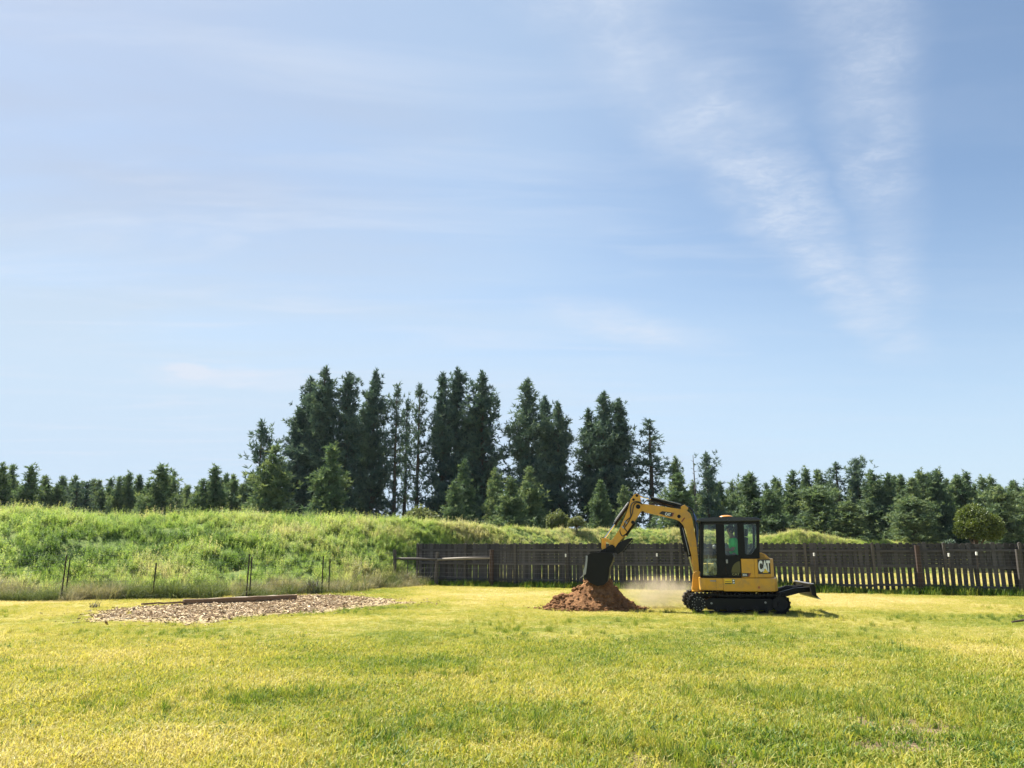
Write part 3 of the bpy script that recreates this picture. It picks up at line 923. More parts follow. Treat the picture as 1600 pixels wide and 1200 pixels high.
VAR = {'tall': [conifer('tall', 16, 2.1, s) for s in (1, 2, 3, 4)], 'slender': [conifer('slender', 14, 1.3, s) for s in (11, 12, 13)],
       'young': [conifer('young', 7.5, 1.7, s) for s in (21, 22, 23, 24, 25)], 'bushy': [conifer('bushy', 7, 2.1, s) for s in (31, 32)],
       'ragged': [conifer('ragged', 9, 2.0, s) for s in (41, 42, 43)],
       'round': [broadleaf(5.2, 1.8, 51)], 'shrub': [broadleaf(2.4, 0.9, 61, 0.5, 0.95, 0.13, 1700, 'shrub'), broadleaf(2.4, 0.9, 62, 0.5, 0.95, 0.13, 1700, 'shrub')]}
for k, vs in VAR.items():
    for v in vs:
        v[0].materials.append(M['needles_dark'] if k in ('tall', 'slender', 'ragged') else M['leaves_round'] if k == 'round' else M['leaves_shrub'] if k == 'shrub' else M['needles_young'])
NAME = {'tall': ('pine_tree', 'pine tree', 'tall pines of the dark grove'), 'slender': ('slender_pine', 'pine tree', 'slender pines'),
        'young': ('young_pine', 'pine tree', 'young pines behind the bank'), 'bushy': ('bushy_pine', 'pine tree', 'young pines behind the bank'),
        'ragged': ('ragged_pine', 'pine tree', 'ragged open pines'), 'round': ('round_tree', 'tree', None), 'shrub': ('shrub', 'shrub', 'shrubs on the bank crest')}
TREES = [
    (-16.29, 66, 16.98, 'tall', 2.2, 'tallest dark pine at the left end of the tall grove, highest crown of all'),
    (-18.0, 68, 16.5, 'tall', 2.0, 'dense dark pine just left of the highest crown in the grove'),
    (-18.65, 67, 13.52, 'tall', 1.8, 'lower dark pine forming the left shoulder of the tall grove'),
    (-14.25, 66, 16.47, 'tall', 2.0, 'dark pine just right of the highest crown in the grove'),
    (-12.09, 67, 16.92, 'tall', 1.8, 'dark pointed pine on the left edge of the sky gap with bare trunks'),
    (-13.43, 69, 13.88, 'tall', 1.4, 'shorter dark pine tucked between two tall crowns left of the sky gap'),
    (-9.97, 66, 15.44, 'slender', 1.3, 'slender see-through pine, leftmost thin one in the sky gap'),
    (-9.32, 68, 14.51, 'slender', 1.2, 'shortest of the slender see-through pines in the sky gap'),
    (-8.02, 66, 15.5, 'slender', 1.3, 'slender see-through pine, rightmost thin one in the sky gap'),
    (-6.04, 66, 16.47, 'tall', 1.7, 'dark pine on the right edge of the sky gap with bare trunks'),
    (-4.83, 67, 17.04, 'tall', 2.1, 'dark pine with the highest crown right of the sky gap'),
    (-2.57, 66, 16.52, 'tall', 2.2, 'dark pine third right of the sky gap, beside a narrow notch of sky'),
    (-3.59, 69, 13.88, 'tall', 1.8, 'half-hidden dark pine filling in behind the crowns right of the sky gap'),
    (1.34, 66, 15.9, 'tall', 2.2, 'tall pine with narrow pointed top standing right of the notch of sky'),
    (2.92, 68, 14.74, 'tall', 1.7, 'mid-height dark pine right beside the narrow pointed tall pine'),
    (3.99, 66, 13.91, 'tall', 1.8, 'dark pine on the right edge of the middle clump, next to open sky'),
    (6.69, 67, 13.47, 'tall', 1.8, 'left shoulder pine of the tall clump above the digger boom'),
    (7.95, 66, 14.76, 'tall', 2.0, 'highest pine of the tall clump standing above the digger boom'),
    (9.41, 67, 14.32, 'tall', 2.0, 'right shoulder pine of the tall clump above the digger boom'),
    (11.81, 66, 12.34, 'slender', 1.9, 'airy lone pine right of the tall clump above the digger arm'),
    (-19.56, 60, 11.28, 'ragged', 2.0, 'ragged open pine with one side branch left of the tall grove'),
    (-17.51, 57, 8.98, 'young', 2.3, 'broad bushy dark pine on the bank below the ragged open pine'),
    (-12.88, 55, 8.73, 'young', 2.1, 'broad sunlit young pine in front of the highest dark pines'),
    (-5.58, 48, 4.48, 'shrub', 1.2, 'low pale round shrub on the bank crest below the sky gap'),
    (-3.55, 58, 8.0, 'young', 1.4, 'pointed young pine in front of the dark pines right of the sky gap'),
    (-3.85, 52, 5.94, 'young', 1.3, 'short pale young pine on the crest beside the low round shrub'),
    (-1.2, 58, 7.42, 'young', 1.3, 'young pine standing in front of the narrow notch of sky'),
    (1.18, 55, 7.22, 'young', 1.6, 'bushy young pine directly below the narrow pointed tall pine'),
    (0.0, 52, 6.15, 'young', 1.5, 'squat bushy young pine, nearest of the pair below the pointed tall pine'),
    (6.36, 56, 6.35, 'young', 1.3, 'conical young pine left of the top end of the digger boom'),
    (8.34, 58, 6.14, 'young', 1.1, 'small young pine half behind the yellow digger stick'),
    (4.12, 50, 3.75, 'shrub', 0.6, 'small round shrub on the crest left of the conical young pine'),
    (3.02, 52, 4.37, 'shrub', 0.8, 'small pointed shrub on the crest under the middle clump'),
    (13.93, 66, 9.19, 'young', 1.2, 'small pointed pine top rising behind the digger boom'),
    (12.38, 58, 7.04, 'young', 2.0, 'broad bushy sunlit pine right behind the digger boom'),
    (15.57, 62, 9.0, 'ragged', 1.7, 'ragged pine with a drooping branch beside the bare dead spike'),
    (21.47, 80, 7.41, 'young', 1.3, 'small hazy far pine seen above the front of the cab'),
    (20.55, 72, 6.49, 'young', 1.4, 'small far pine above the middle of the cab roof'),
    (19.62, 64, 7.59, 'young', 2.0, 'dark pine rising above the rear of the digger cab'),
    (20.51, 62, 6.14, 'young', 1.6, 'shorter pine just right of the digger cab roof'),
    (23.85, 66, 7.99, 'young', 1.9, 'dark pine at the left shoulder of the right-hand wood'),
    (26.14, 69, 8.44, 'young', 1.7, 'dark pine behind the broad dark bushy pine, left of its tip'),
    (26.76, 68, 8.23, 'young', 1.7, 'dark pine behind the broad dark bushy pine, right of its tip'),
    (23.26, 60, 6.19, 'bushy', 2.4, 'broad dark bushy pine behind the small grassy hump'),
    (28.86, 69, 9.01, 'slender', 1.6, 'thin pointed pine left of the ragged highest pine in the right wood'),
    (30.22, 68, 9.25, 'ragged', 2.0, 'ragged pine with the highest top in the right-hand wood'),
    (24.92, 58, 5.05, 'young', 1.5, 'pale yellowish young pine in front below the ragged highest pine'),
    (30.6, 66, 8.04, 'young', 1.9, 'dense pine just right of the ragged highest pine'),
    (31.94, 66, 7.77, 'young', 1.7, 'dense pine second to the right of the ragged highest pine'),
    (30.69, 62, 5.68, 'young', 1.4, 'short pine in the dip of the skyline in the right wood'),
    (33.96, 66, 7.34, 'young', 1.8, 'pine above the broad front pine at the dark brown fence post'),
    (29.5, 58, 5.29, 'bushy', 1.7, 'broad front pine standing above the dark brown fence post'),
    (36.21, 67, 7.64, 'young', 1.8, 'dark pine left behind the round yellow-green tree'),
    (38.93, 68, 7.73, 'young', 1.8, 'dark pine towering behind the round yellow-green tree'),
    (33.47, 57, 5.18, 'round', 1.75, 'round yellow-green broadleaf tree in front of the right wood'),
    (40.95, 69, 7.14, 'young', 1.5, 'small pine top just right above the round yellow-green tree'),
    (41.83, 68, 7.62, 'young', 1.7, 'pine with the tallest top right of the round tree'),
    (37.54, 60, 6.09, 'bushy', 2.0, 'dark broad pine right beside the round yellow-green tree'),
    (43.02, 67, 7.04, 'young', 1.6, 'pine near the right picture edge with a thin pointed top'),
    (40.9, 62, 6.04, 'young', 2.0, 'pine cut off by the right picture edge'),
    (-40.84, 62, 8.22, 'young', 1.6, 'pine at the far left picture edge'),
    (-41.24, 64, 8.28, 'young', 1.5, 'second pine from the left picture edge'),
    (-38.5, 62, 7.97, 'young', 1.8, 'third pine from the left edge, broadest there'),
    (-38.43, 64, 7.38, 'young', 1.5, 'fourth pine from the left edge, at the start of the low stretch'),
    (-37.3, 64, 6.75, 'young', 1.4, 'low pine in the dip between left edge pines and thin spires'),
    (-36.8, 66, 7.07, 'slender', 1.1, 'first of two thin little spires in the low left treeline'),
    (-35.99, 66, 7.07, 'slender', 1.1, 'second of two thin little spires in the low left treeline'),
    (-36.79, 70, 6.82, 'young', 1.5, 'lowest little pine of the left treeline, after the thin spires'),
    (-33.32, 66, 7.5, 'young', 1.4, 'left one of the twin pines before the broad left pine'),
    (-32.48, 66, 7.77, 'young', 1.4, 'right one of the twin pines before the broad left pine'),
    (-29.25, 62, 6.04, 'young', 1.3, 'low bushy pine between the twin pines and the broad left pine'),
    (-27.17, 60, 7.92, 'young', 1.9, 'broad dark pine standing out in the left treeline'),
    (-27.43, 63, 7.03, 'young', 1.4, 'smaller pine leaning on the right flank of the broad left pine'),
    (-23.01, 58, 6.61, 'young', 1.5, 'sunlit bushy pine at the left flank of the pale pointed pine'),
    (-22.17, 58, 7.52, 'young', 1.8, 'pale pointed pine midway between broad left pine and ragged pine'),
    (-21.42, 60, 6.68, 'young', 1.5, 'small dark pine at the foot of the ragged open pine'),
]


def ground_under(x, y):
    d = (bx - x) ** 2 + (by - y) ** 2
    k = int(np.argmin(d))
    return max(0.0, float(bz[k])) if d[k] < 0.6 else 0.0


cnt = {}
for x, y, h, ty, w, lab in TREES:
    v = VAR[ty][cnt.get(ty, 0) % len(VAR[ty])]
    cnt[ty] = cnt.get(ty, 0) + 1
    nm, cat, grp = NAME[ty]
    z0 = ground_under(x, y)
    root = empty(nm, (x, y, z0), R.uniform(0, 6.28))
    sx = w / v[3] * (1.14 if ty in ('young', 'bushy') else 0.86 if ty == 'slender' else 1.04)
    root.scale = (sx, sx, (h - z0) / v[2])
    tag(root, lab, cat, grp)
    for part, mesh in (('trunk', v[1]), ('crown', v[0])):
        o = bpy.data.objects.new(part, mesh)
        COL.objects.link(o)
        o.parent = root

# the bare dead spike beside the ragged pine on the right
bm = bmesh.new()
add_tube(bm, [(0, 0, -0.1), (0.03, 0, 4.0), (-0.02, 0.02, 8.95)], [0.14, 0.09, 0.02], 7)
for k in range(26):
    zq, a, L = 3.4 + 5.2 * k / 26, k * 2.4, 0.75 - 0.02 * k
    add_tube(bm, [(0, 0, zq), (math.cos(a) * L, math.sin(a) * L, zq + 0.12)], [0.022, 0.006], 4)
o = obj('dead_tree', bm, M['dead_wood'])
o.location = (14.55, 62, 0)
tag(o, 'thin bare dead tree spike standing beside the ragged drooping pine', 'dead tree')

# far woods that read as one dark mass
n = 380
side_ = R.uniform(0, 1, n)
x = np.where(side_ < 0.5, R.uniform(-100, -40, n), R.uniform(22, 110, n))
y = R.uniform(84, 128, n)
x = x * (y / 100)
nr = np.arange(n) < 200                    # a nearer rank straight behind the treeline
y = np.where(nr, R.uniform(67, 78, n), y)
x = np.where(nr, np.where(side_ < 0.5, R.uniform(-54, -24, n), R.uniform(17, 52, n)), x)
srcs = []
for i in range(3):
    ob = bpy.data.objects.new('woodtree_%d' % i, VAR['young'][i][0])
    srcs.append(ob)
tag(scatter('distant_woods', np.stack([x, y, np.zeros(n)], 1), R.uniform(0, 6.28, n), 0.0, np.where(nr, R.uniform(0.80, 1.10, n), R.uniform(0.85, 1.25, n) * (y / 100) ** 0.9), R.integers(0, 3, n), R.uniform(0, 1, n), srcs),
    'far dark pine woods closing the view behind the treeline', 'woods')
# brush under the tall grove and the right wood
n = 420
x = np.where(R.uniform(0, 1, n) < 0.55, R.uniform(-22, 16, n), R.uniform(16, 46, n))
y = R.uniform(60, 72, n)
srcs = [bpy.data.objects.new('brush_%d' % i, VAR['shrub'][i][0].copy()) for i in range(2)]
for s_ in srcs:
    s_.data.materials.clear()
    s_.data.materials.append(M['needles_dark'])
tag(scatter('undergrowth', np.stack([x, y, np.zeros(n) - 0.1], 1), R.uniform(0, 6.28, n), 0.0, R.uniform(0.5, 1.15, n), R.integers(0, 2, n), R.uniform(0, 1, n), srcs),
    'dark brush filling the ground under the pines', 'undergrowth')

# ------------------------------------------------------------------ board fence
fence = empty('board_fence', (FA[0], FA[1], 0), math.atan2(fdir[1], fdir[0]))
tag(fence, 'long weathered wooden board fence behind the digger, gaps showing sunlit grass', 'fence')
FL = float(np.linalg.norm(FB - FA))
FH = 1.885
vars_ = []
for k in range(6):
    bm = bmesh.new()
    hw, hh, th = 0.071 + R.normal(0, 0.003), FH + R.normal(0, 0.008), 0.011
    tilt = R.normal(0, 0.006)
    prof = [(-hw, 0.05), (hw, 0.05), (hw + tilt, hh - 0.022), (hw - 0.022 + tilt, hh), (-hw + 0.022 + tilt, hh), (-hw + tilt, hh - 0.022)]
    add_prism(bm, prof, -th, th, 0.003, 1)
    me = bpy.data.meshes.new('picket')
    bmesh.ops.recalc_face_normals(bm, faces=bm.faces)
    bm.to_mesh(me)
    bm.free()
    me.materials.append(M['picket'])
    vars_.append(me)
xs_, xq = [], 0.10
while xq < FL:
    xs_.append(xq)
    xq += 0.143 + 0.062 * float(np.clip((xq - 4.5) / 9.0, 0.16, 1.0))
for xq in xs_:
    o = bpy.data.objects.new('picket', vars_[int(R.integers(0, 6))])
    COL.objects.link(o)
    o.parent = fence
    o.location = (xq + R.normal(0, 0.005), 0.034 + R.normal(0, 0.003), R.normal(0, 0.014))
    o.rotation_euler = (R.normal(0, 0.006), R.normal(0, 0.011), R.normal(0, 0.035))
PANEL = 2.46
k = 0
while k * PANEL < FL + 0.1:
    bm = bmesh.new()
    add_box(bm, (0, 0, 0.93), (0.095, 0.095, 1.90), None, 0.006)
    add_prism(bm, [(-0.05, 1.885), (0.05, 1.885), (0.0, 1.91)], -0.05, 0.05)
    o = obj('post', bm, M['post_grey'], fence)
    o.location = (k * PANEL, -0.065, 0)
    if k * PANEL + PANEL < FL + 1.2:                     # boards on the far face close the upper half
        zb = 0.985
        while zb < 1.84:
            bm = bmesh.new()
            hb = min(0.14, 1.868 - zb)
            add_box(bm, (PANEL / 2, 0, hb / 2), (PANEL - 0.012, 0.018, hb - 0.008), None, 0.003)
            bo = obj('backing_board', bm, M['picket'], fence)
            bo.location = (k * PANEL, 0.062, zb + R.normal(0, 0.003))
            zb += 0.145
    if k * PANEL + PANEL < FL + 1.2:
        for zr, hr in ((1.60, 0.088), (1.00, 0.088), (0.30, 0.088)):
            bm = bmesh.new()
            add_box(bm, (PANEL / 2, 0, 0), (PANEL - 0.10, 0.038, hr), None, 0.004)
            r_ = obj('rail', bm, M['rail'], fence)
            r_.location = (k * PANEL, -0.002, zr + R.normal(0, 0.012))
            r_.rotation_euler = (0, R.normal(0, 0.003), 0)
    k += 1

# ------------------------------------------------------------------ wire fence: wooden brace posts, steel posts, wires
wf = empty('wire_fence', (-5.49, 37.3, 0))
tag(wf, 'old wire stock fence with steel posts and a wooden brace pole', 'fence')


def wpos(p):
    return (p[0] + 5.49, p[1] - 37.3, p[2] if len(p) > 2 else 0)


def wood_post(p, h, r_, mat, lean=0.0):
    bm = bmesh.new()
    n_ = 9
    add_tube(bm, [(0, 0, -0.2), (lean * 0.5, 0.01, h * 0.5), (lean, 0, h)], [r_ * 1.05, r_, r_ * 0.94], n_)
    o = obj('post', bm, mat, wf)
    o.location = wpos(p)
    return o


wood_post((-5.49, 37.3), 1.62, 0.085, M['post_grey'], -0.03)
wood_post((-3.50, 36.75), 1.50, 0.085, M['post_grey'], 0.05)
wood_post((-0.93, 35.9), 1.62, 0.10, M['post_brown'], 0.02)
wood_post((15.35, 29.95), 1.80, 0.10, M['post_brown'], -0.03)
wood_post((18.35, 28.75), 1.66, 0.09, M['post_grey'], 0.0)
for a, b, mt in (((-5.40, 37.25, 1.20), (-3.46, 36.72, 1.16), 'post_grey'), ((-3.44, 36.70, 1.17), (-1.0, 35.88, 1.25), 'pole')):
    bm = bmesh.new()
    add_tube(bm, [wpos(a), tuple((Vector(wpos(a)) + Vector(wpos(b))) / 2 + Vector((0, 0, 0.015))), wpos(b)], [0.055, 0.06, 0.05], 9)
    obj('brace_pole', bm, M[mt], wf, True)


def steel_post(p, h, lean=0.0, tip=False, r_=0.022):
    bm = bmesh.new()
    add_prism(bm, [(-r_, -0.2), (r_, -0.2), (r_ + lean, h), (-r_ + lean, h)], -0.004, 0.004)
    add_prism(bm, [(-0.005, -0.2), (0.005, -0.2), (0.005 + lean, h), (-0.005 + lean, h)], -0.03, -0.004)
    for k in range(int(h / 0.12)):
        zq = 0.1 + k * 0.12
        add_box(bm, (lean * zq / h, -0.034, zq), (0.014, 0.010, 0.016))
    o = obj('steel_post', bm, M['tpost'], wf)
    o.location = wpos(p)
    if tip:
        bm = bmesh.new()
        add_box(bm, (lean, -0.012, h - 0.05), (2 * r_ + 0.012, 0.05, 0.13), None, 0.004)
        obj('post_tip', bm, M['post_tip'], o)


for p, h, ln, tp in (((-15.05, 26.75), 1.46, 0.03, False), ((-15.55, 27.9), 1.35, 0.02, False), ((-9.32, 28.1), 1.50, 0.02, False), ((-9.25, 28.25), 1.40, -0.01, False),
                     ((-7.25, 30.5), 1.40, 0.0, False), ((-7.15, 31.2), 1.28, 0.0, False), ((-4.95, 37.6), 1.30, 0.03, False), ((-21.0, 26.2), 1.4, 0.0, False), ((-12.3, 27.4), 1.2, 0.04, False),
                     ((2.35, 34.75), 1.42, 0.0, True), ((6.1, 33.4), 1.46, 0.0, True), ((11.9, 31.25), 1.50, 0.0, True), ((16.3, 29.6), 1.50, 0.0, True), ((17.15, 29.28), 1.55, 0.0, True)):
    steel_post(p, h, ln, tp)
path = [(-21.0, 26.2), (-15.05, 26.75), (-9.32, 28.1), (-7.25, 30.5), (-5.49, 37.2), (-3.5, 36.65), (-0.93, 35.78), (2.35, 34.72), (6.1, 33.36), (11.9, 31.2), (15.35, 29.8), (18.35, 28.64), (20.5, 27.9)]
for zq in (0.25, 0.42, 0.60, 0.80, 0.98, 1.10, 1.22, 1.34, 1.46):
    bm = bmesh.new()
    pts = []
    for (ax, ay), (bx_, by_) in zip(path, path[1:]):
        for t in (0, 0.5):
            pts.append(wpos((ax + (bx_ - ax) * t, ay + (by_ - ay) * t, zq - (0.02 if t else 0) + R.normal(0, 0.004))))
    pts.append(wpos((*path[-1], zq)))
    add_tube(bm, pts, 0.0026, 4)
    obj('wire', bm, M['wire'], wf)
# the upright stays of the woven wire, joined because they are finer than a pixel
bm = bmesh.new()
for (ax, ay), (bx_, by_) in zip(path[6:], path[7:]):
    L = math.hypot(bx_ - ax, by_ - ay)
    for k in range(int(L / 0.30)):
        t = k * 0.30 / L
        p = wpos((ax + (bx_ - ax) * t, ay + (by_ - ay) * t, 0))
        add_tube(bm, [(p[0], p[1], 0.25), (p[0], p[1], 1.34)], 0.0022, 3)
tag(obj('wire_stays', bm, M['wire'], wf), kind='stuff')

# ------------------------------------------------------------------ wood chip patch, timber, small things on the lawn
n = 13000
x = R.uniform(-13, -2.0, n * 3)
y = R.uniform(17.5, 31, n * 3)
sd = poly_sd(x, y, CHIP) + (fbm(x, y, 1.1, 31, 3) - 0.5) * 1.3
kp = R.uniform(0, 1, n * 3) < np.clip(1 - sstep(sd, -1.0, 0.5), 0, 1) * np.where(x > -5.2, 0.5, 1.0) * (0.35 + 0.9 * fbm(x, y, 1.4, 35, 3)) + 0.03 * (sd < 1.2)
x, y = x[kp][:n], y[kp][:n]
n = len(x)
L = R.gamma(1.5, 0.018, n) + 0.012
Wd = L * R.uniform(0.12, 0.42, n)
Hh = R.uniform(0.008, 0.028, n)
az = R.uniform(0, 6.28, n)
ti = R.normal(0, 0.30, n)
corner = np.array([(-1, -1, -1), (1, -.7, -1), (.9, .8, -1), (-.8, 1, -1), (-.9, -.8, 1), (.8, -.6, 1), (1, .6, 1), (-1, .7, 1)], float)
cn = corner[None] * (1 + R.normal(0, 0.18, (n, 8, 3)))
lx, ly, lz = cn[..., 0] * L[:, None], cn[..., 1] * Wd[:, None], cn[..., 2] * Hh[:, None] * 0.5
lx, lz = lx * np.cos(ti)[:, None] - lz * np.sin(ti)[:, None], lx * np.sin(ti)[:, None] + lz * np.cos(ti)[:, None]
zc = lawn_z(x, y) + 0.008 + 0.03 * np.clip(-poly_sd(x, y, CHIP), 0, 1) * fbm(x, y, 1.3, 33, 2)
V = np.stack([x[:, None] + lx * np.cos(az)[:, None] - ly * np.sin(az)[:, None], y[:, None] + lx * np.sin(az)[:, None] + ly * np.cos(az)[:, None], zc[:, None] + lz + 0.01], 2).reshape(-1, 3)
fq = np.array([(0, 3, 2, 1), (4, 5, 6, 7), (0, 1, 5, 4), (1, 2, 6, 5), (2, 3, 7, 6), (3, 0, 4, 7)])
F = (np.arange(n)[:, None, None] * 8 + fq[None]).reshape(-1)
me = np_mesh('wood_chips', V, F, np.full(n * 6, 4))
vattr(me, 'tint', np.repeat(np.clip(0.50 + R.normal(0, 0.32, n), 0, 1), 8))
m, g = new_mat('wood_chip')
a = g.n('ShaderNodeAttribute', attribute_name='tint').outputs['Fac']
c = g.ramp(a, [(0.0, (0.10, 0.055, 0.027)), (0.36, (0.28, 0.185, 0.10)), (0.7, (0.48, 0.36, 0.22)), (1.0, (0.66, 0.57, 0.41))])
b = g.n('ShaderNodeBsdfPrincipled', ins={'Base Color': c, 'Roughness': 0.9})
g.n('ShaderNodeOutputMaterial', ins={0: b.outputs[0]})
tag(link('wood_chips', me, None, m), 'flattened patch of pale wood chips and bark on the lawn', 'wood chips', kind='stuff')

# low sheet of finer mulch below the chips
gxx, gyy = np.meshgrid(np.linspace(-13, -2.4, 110), np.linspace(17.6, 31, 120))
fx, fy = gxx.ravel(), gyy.ravel()
sd = poly_sd(fx, fy, CHIP) + (fbm(fx, fy, 1.1, 31, 3) - 0.5) * 1.2
fz = lawn_z(fx, fy) + np.where(sd < 0.1, 0.012, -0.05) + 0.03 * np.clip(-sd, 0, 1) * fbm(fx, fy, 1.3, 33, 2)
ii = (np.arange(119)[:, None] * 110 + np.arange(109)[None, :]).ravel()
quads = np.stack([ii, ii + 1, ii + 111, ii + 110], 1)
keepq = (sd[quads] < 0.45).any(1)
me = np_mesh('mulch', np.stack([fx, fy, fz], 1), quads[keepq], np.full(int(keepq.sum()), 4), True)
m, g = new_mat('mulch')
co = g.n('ShaderNodeTexCoord').outputs['Object']
c = g.ramp(g.noise(co, 12, 7, 0.75), [(0.3, (0.15, 0.095, 0.045)), (0.5, (0.34, 0.255, 0.135)), (0.7, (0.50, 0.395, 0.235))])
bp = g.n('ShaderNodeBump', ins={'Strength': 0.9, 'Distance': 0.05, 'Height': g.noise(co, 18, 6, 0.7)})
b = g.n('ShaderNodeBsdfPrincipled', ins={'Base Color': c, 'Roughness': 0.95, 'Normal': bp.outputs[0]})
g.n('ShaderNodeOutputMaterial', ins={0: b.outputs[0]})
tag(link('mulch', me, None, m), 'fine tan mulch under the wood chips on the lawn', 'mulch', kind='stuff')


def lying_beam(name, a, b, w, h, mat, z, label, cat):
    a, b = Vector((*a, 0)), Vector((*b, 0))
    d = b - a
    bm = bmesh.new()
    N = 9
    rings = []
    for k in range(N):
        t = k / (N - 1)
        ww, hh = w * (1 + R.normal(0, .05)), h * (1 + R.normal(0, .05))
        o = R.normal(0, 0.008, 2)
        rings.append([bm.verts.new((d.length * t, o[0] + sy * ww / 2, o[1] + sz * hh / 2)) for sy, sz in ((-1, -1), (1, -1), (1, 1), (-1, 1))])
    for A, B in zip(rings, rings[1:]):
        for k in range(4):
            bm.faces.new((A[k], A[(k + 1) % 4], B[(k + 1) % 4], B[k]))
    bm.faces.new(rings[0][::-1])
    bm.faces.new(rings[-1])
    bmesh.ops.bevel(bm, geom=bm.edges[:], offset=min(w, h) * 0.12, segments=1, affect='EDGES')
    o = obj(name, bm, mat)
    o.location = (a.x, a.y, z)
    o.rotation_euler = (R.normal(0, 0.05), 0, math.atan2(d.y, d.x))
    return tag(o, label, cat)


lying_beam('timber', (-10.05, 24.55), (-7.2, 26.75), 0.19, 0.15, M['timber'], 0.10, 'long old timber beam lying along the back of the wood chip patch', 'timber')
lying_beam('plank', (-10.9, 23.65), (-10.0, 24.5), 0.14, 0.05, M['timber'], 0.09, 'short thin plank lying in line with the end of the timber beam', 'plank')
lying_beam('plank', (-9.6, 25.35), (-7.7, 26.9), 0.16, 0.06, M['pole'], 0.12, 'pale board lying just behind the timber beam', 'plank')


def dry_plant(loc, hmin, hmax, n_, r_, label, tint, seed):
    rr = np.random.default_rng(seed)
    d = blades(n_, r_, hmin, hmax, 0.012, 0.8, rr, segs=3)
    me = np_mesh('dead_tussock', d[0], d[1], d[2])
    vattr(me, 'tint', np.clip(np.array(d[3]) * 0.5 + tint, 0, 1))
    o = link('dead_tussock', me, None, M['dead_tuft'])
    o.location = loc
    return tag(o, label, 'dead plant')


M['dead_tuft'] = leafy('dead_stalks', [(0.0, (0.020, 0.014, 0.010)), (0.5, (0.065, 0.045, 0.028)), (1.0, (0.20, 0.16, 0.10))], 'tint', False, 0.15)
dry_plant((-7.55, 30.4, 0.0), 0.20, 0.75, 130, 0.26, 'dark dead tussock with upright stalks at the far edge of the wood chips', 0.05, 3)
dry_plant((-12.35, 23.8, 0.0), 0.06, 0.24, 34, 0.15, 'small dark dead tussock at the near end of the wood chip patch', 0.0, 4)
bm = bmesh.new()
add_tube(bm, [(-0.35, 0, 0.07), (0.0, 0.05, 0.11), (0.35, -0.04, 0.13), (0.75, 0.05, 0.07)], [0.02, 0.028, 0.03, 0.02], 6)
add_tube(bm, [(0.0, 0.05, 0.11), (-0.12, -0.2, 0.16), (-0.3, -0.33, 0.13)], [0.02, 0.014, 0.006], 5)
add_tube(bm, [(0.3, -0.03, 0.13), (0.16, 0.25, 0.2), (0.05, 0.4, 0.16)], [0.018, 0.012, 0.005], 5)
o = obj('fallen_branch', bm, M['twig'])
o.location = (11.75, 18.4, 0)
tag(o, 'dark forked fallen branch lying on the open lawn', 'branch')

# ------------------------------------------------------------------ dirt pile
def pile_h(px, py):
    """height of the heap at offsets from its middle"""
    ex = np.where(px < 0.18, (px - 0.18) / 1.56, (px - 0.18) / 0.98)
    r = np.sqrt(ex ** 2 + (py / 1.12) ** 2)
    core = np.clip(1 - r, 0, 1)
    h = 1.22 * (0.78 * core ** 1.12 + 0.22 * core ** 2.4)
    h += 0.20 * np.exp(-(((px + 1.12) / 0.24) ** 2 + ((py + 0.1) / 0.32) ** 2))
    h += 0.10 * np.exp(-(((px - 1.0) / 0.22) ** 2 + ((py + 0.35) / 0.2) ** 2))
    return h


NXp, NYp = 150, 120
ax_, ay_ = np.meshgrid(np.linspace(-1.65, 1.45, NXp), np.linspace(-1.3, 1.3, NYp))
hx, hy = ax_.ravel(), ay_.ravel()
hz = pile_h(hx, hy)
rough = (fbm(hx, hy, 4.0, 91, 4) - 0.5) * 0.14 + (fbm(hx, hy, 14.0, 93, 3) - 0.5) * 0.06
hz = hz + rough * np.clip(hz * 6, 0, 1)
edge = pile_h(hx, hy) + (fbm(hx, hy, 3.0, 95, 3) - 0.5) * 0.10
hz = np.where(edge > 0.03, hz + 0.02, -0.12)
ii = (np.arange(NYp - 1)[:, None] * NXp + np.arange(NXp - 1)[None, :]).ravel()
quads = np.stack([ii, ii + 1, ii + NXp + 1, ii + NXp], 1)
keepq = (hz[quads] > -0.1).any(1)
me = np_mesh('dirt_pile', np.stack([hx, hy, hz], 1), quads[keepq], np.full(int(keepq.sum()), 4), True)
m, g = new_mat('red_brown_soil')
co = g.n('ShaderNodeTexCoord').outputs['Object']
c = g.ramp(g.m('ADD', g.m('MULTIPLY', g.noise(co, 5, 6, 0.65), 0.5), g.m('MULTIPLY', g.noise(co, 26, 6, 0.7), 0.5)), [(0.32, (0.075, 0.036, 0.018)), (0.5, (0.21, 0.108, 0.052)), (0.68, (0.34, 0.20, 0.105))])
bp = g.n('ShaderNodeBump', ins={'Strength': 0.9, 'Distance': 0.04, 'Height': g.noise(co, 30, 7, 0.75)})
b = g.n('ShaderNodeBsdfPrincipled', ins={'Base Color': c, 'Roughness': 0.97, 'Normal': bp.outputs[0]})
b.inputs['Specular IOR Level'].default_value = 0.08
g.n('ShaderNodeOutputMaterial', ins={0: b.outputs[0]})
M['soil'] = m
pile = link('dirt_pile', me, None, m)
pile.location = (PILE[0], PILE[1], 0)
tag(pile, 'heap of freshly dug red brown dirt under the digger bucket', 'dirt pile')
bm = bmesh.new()
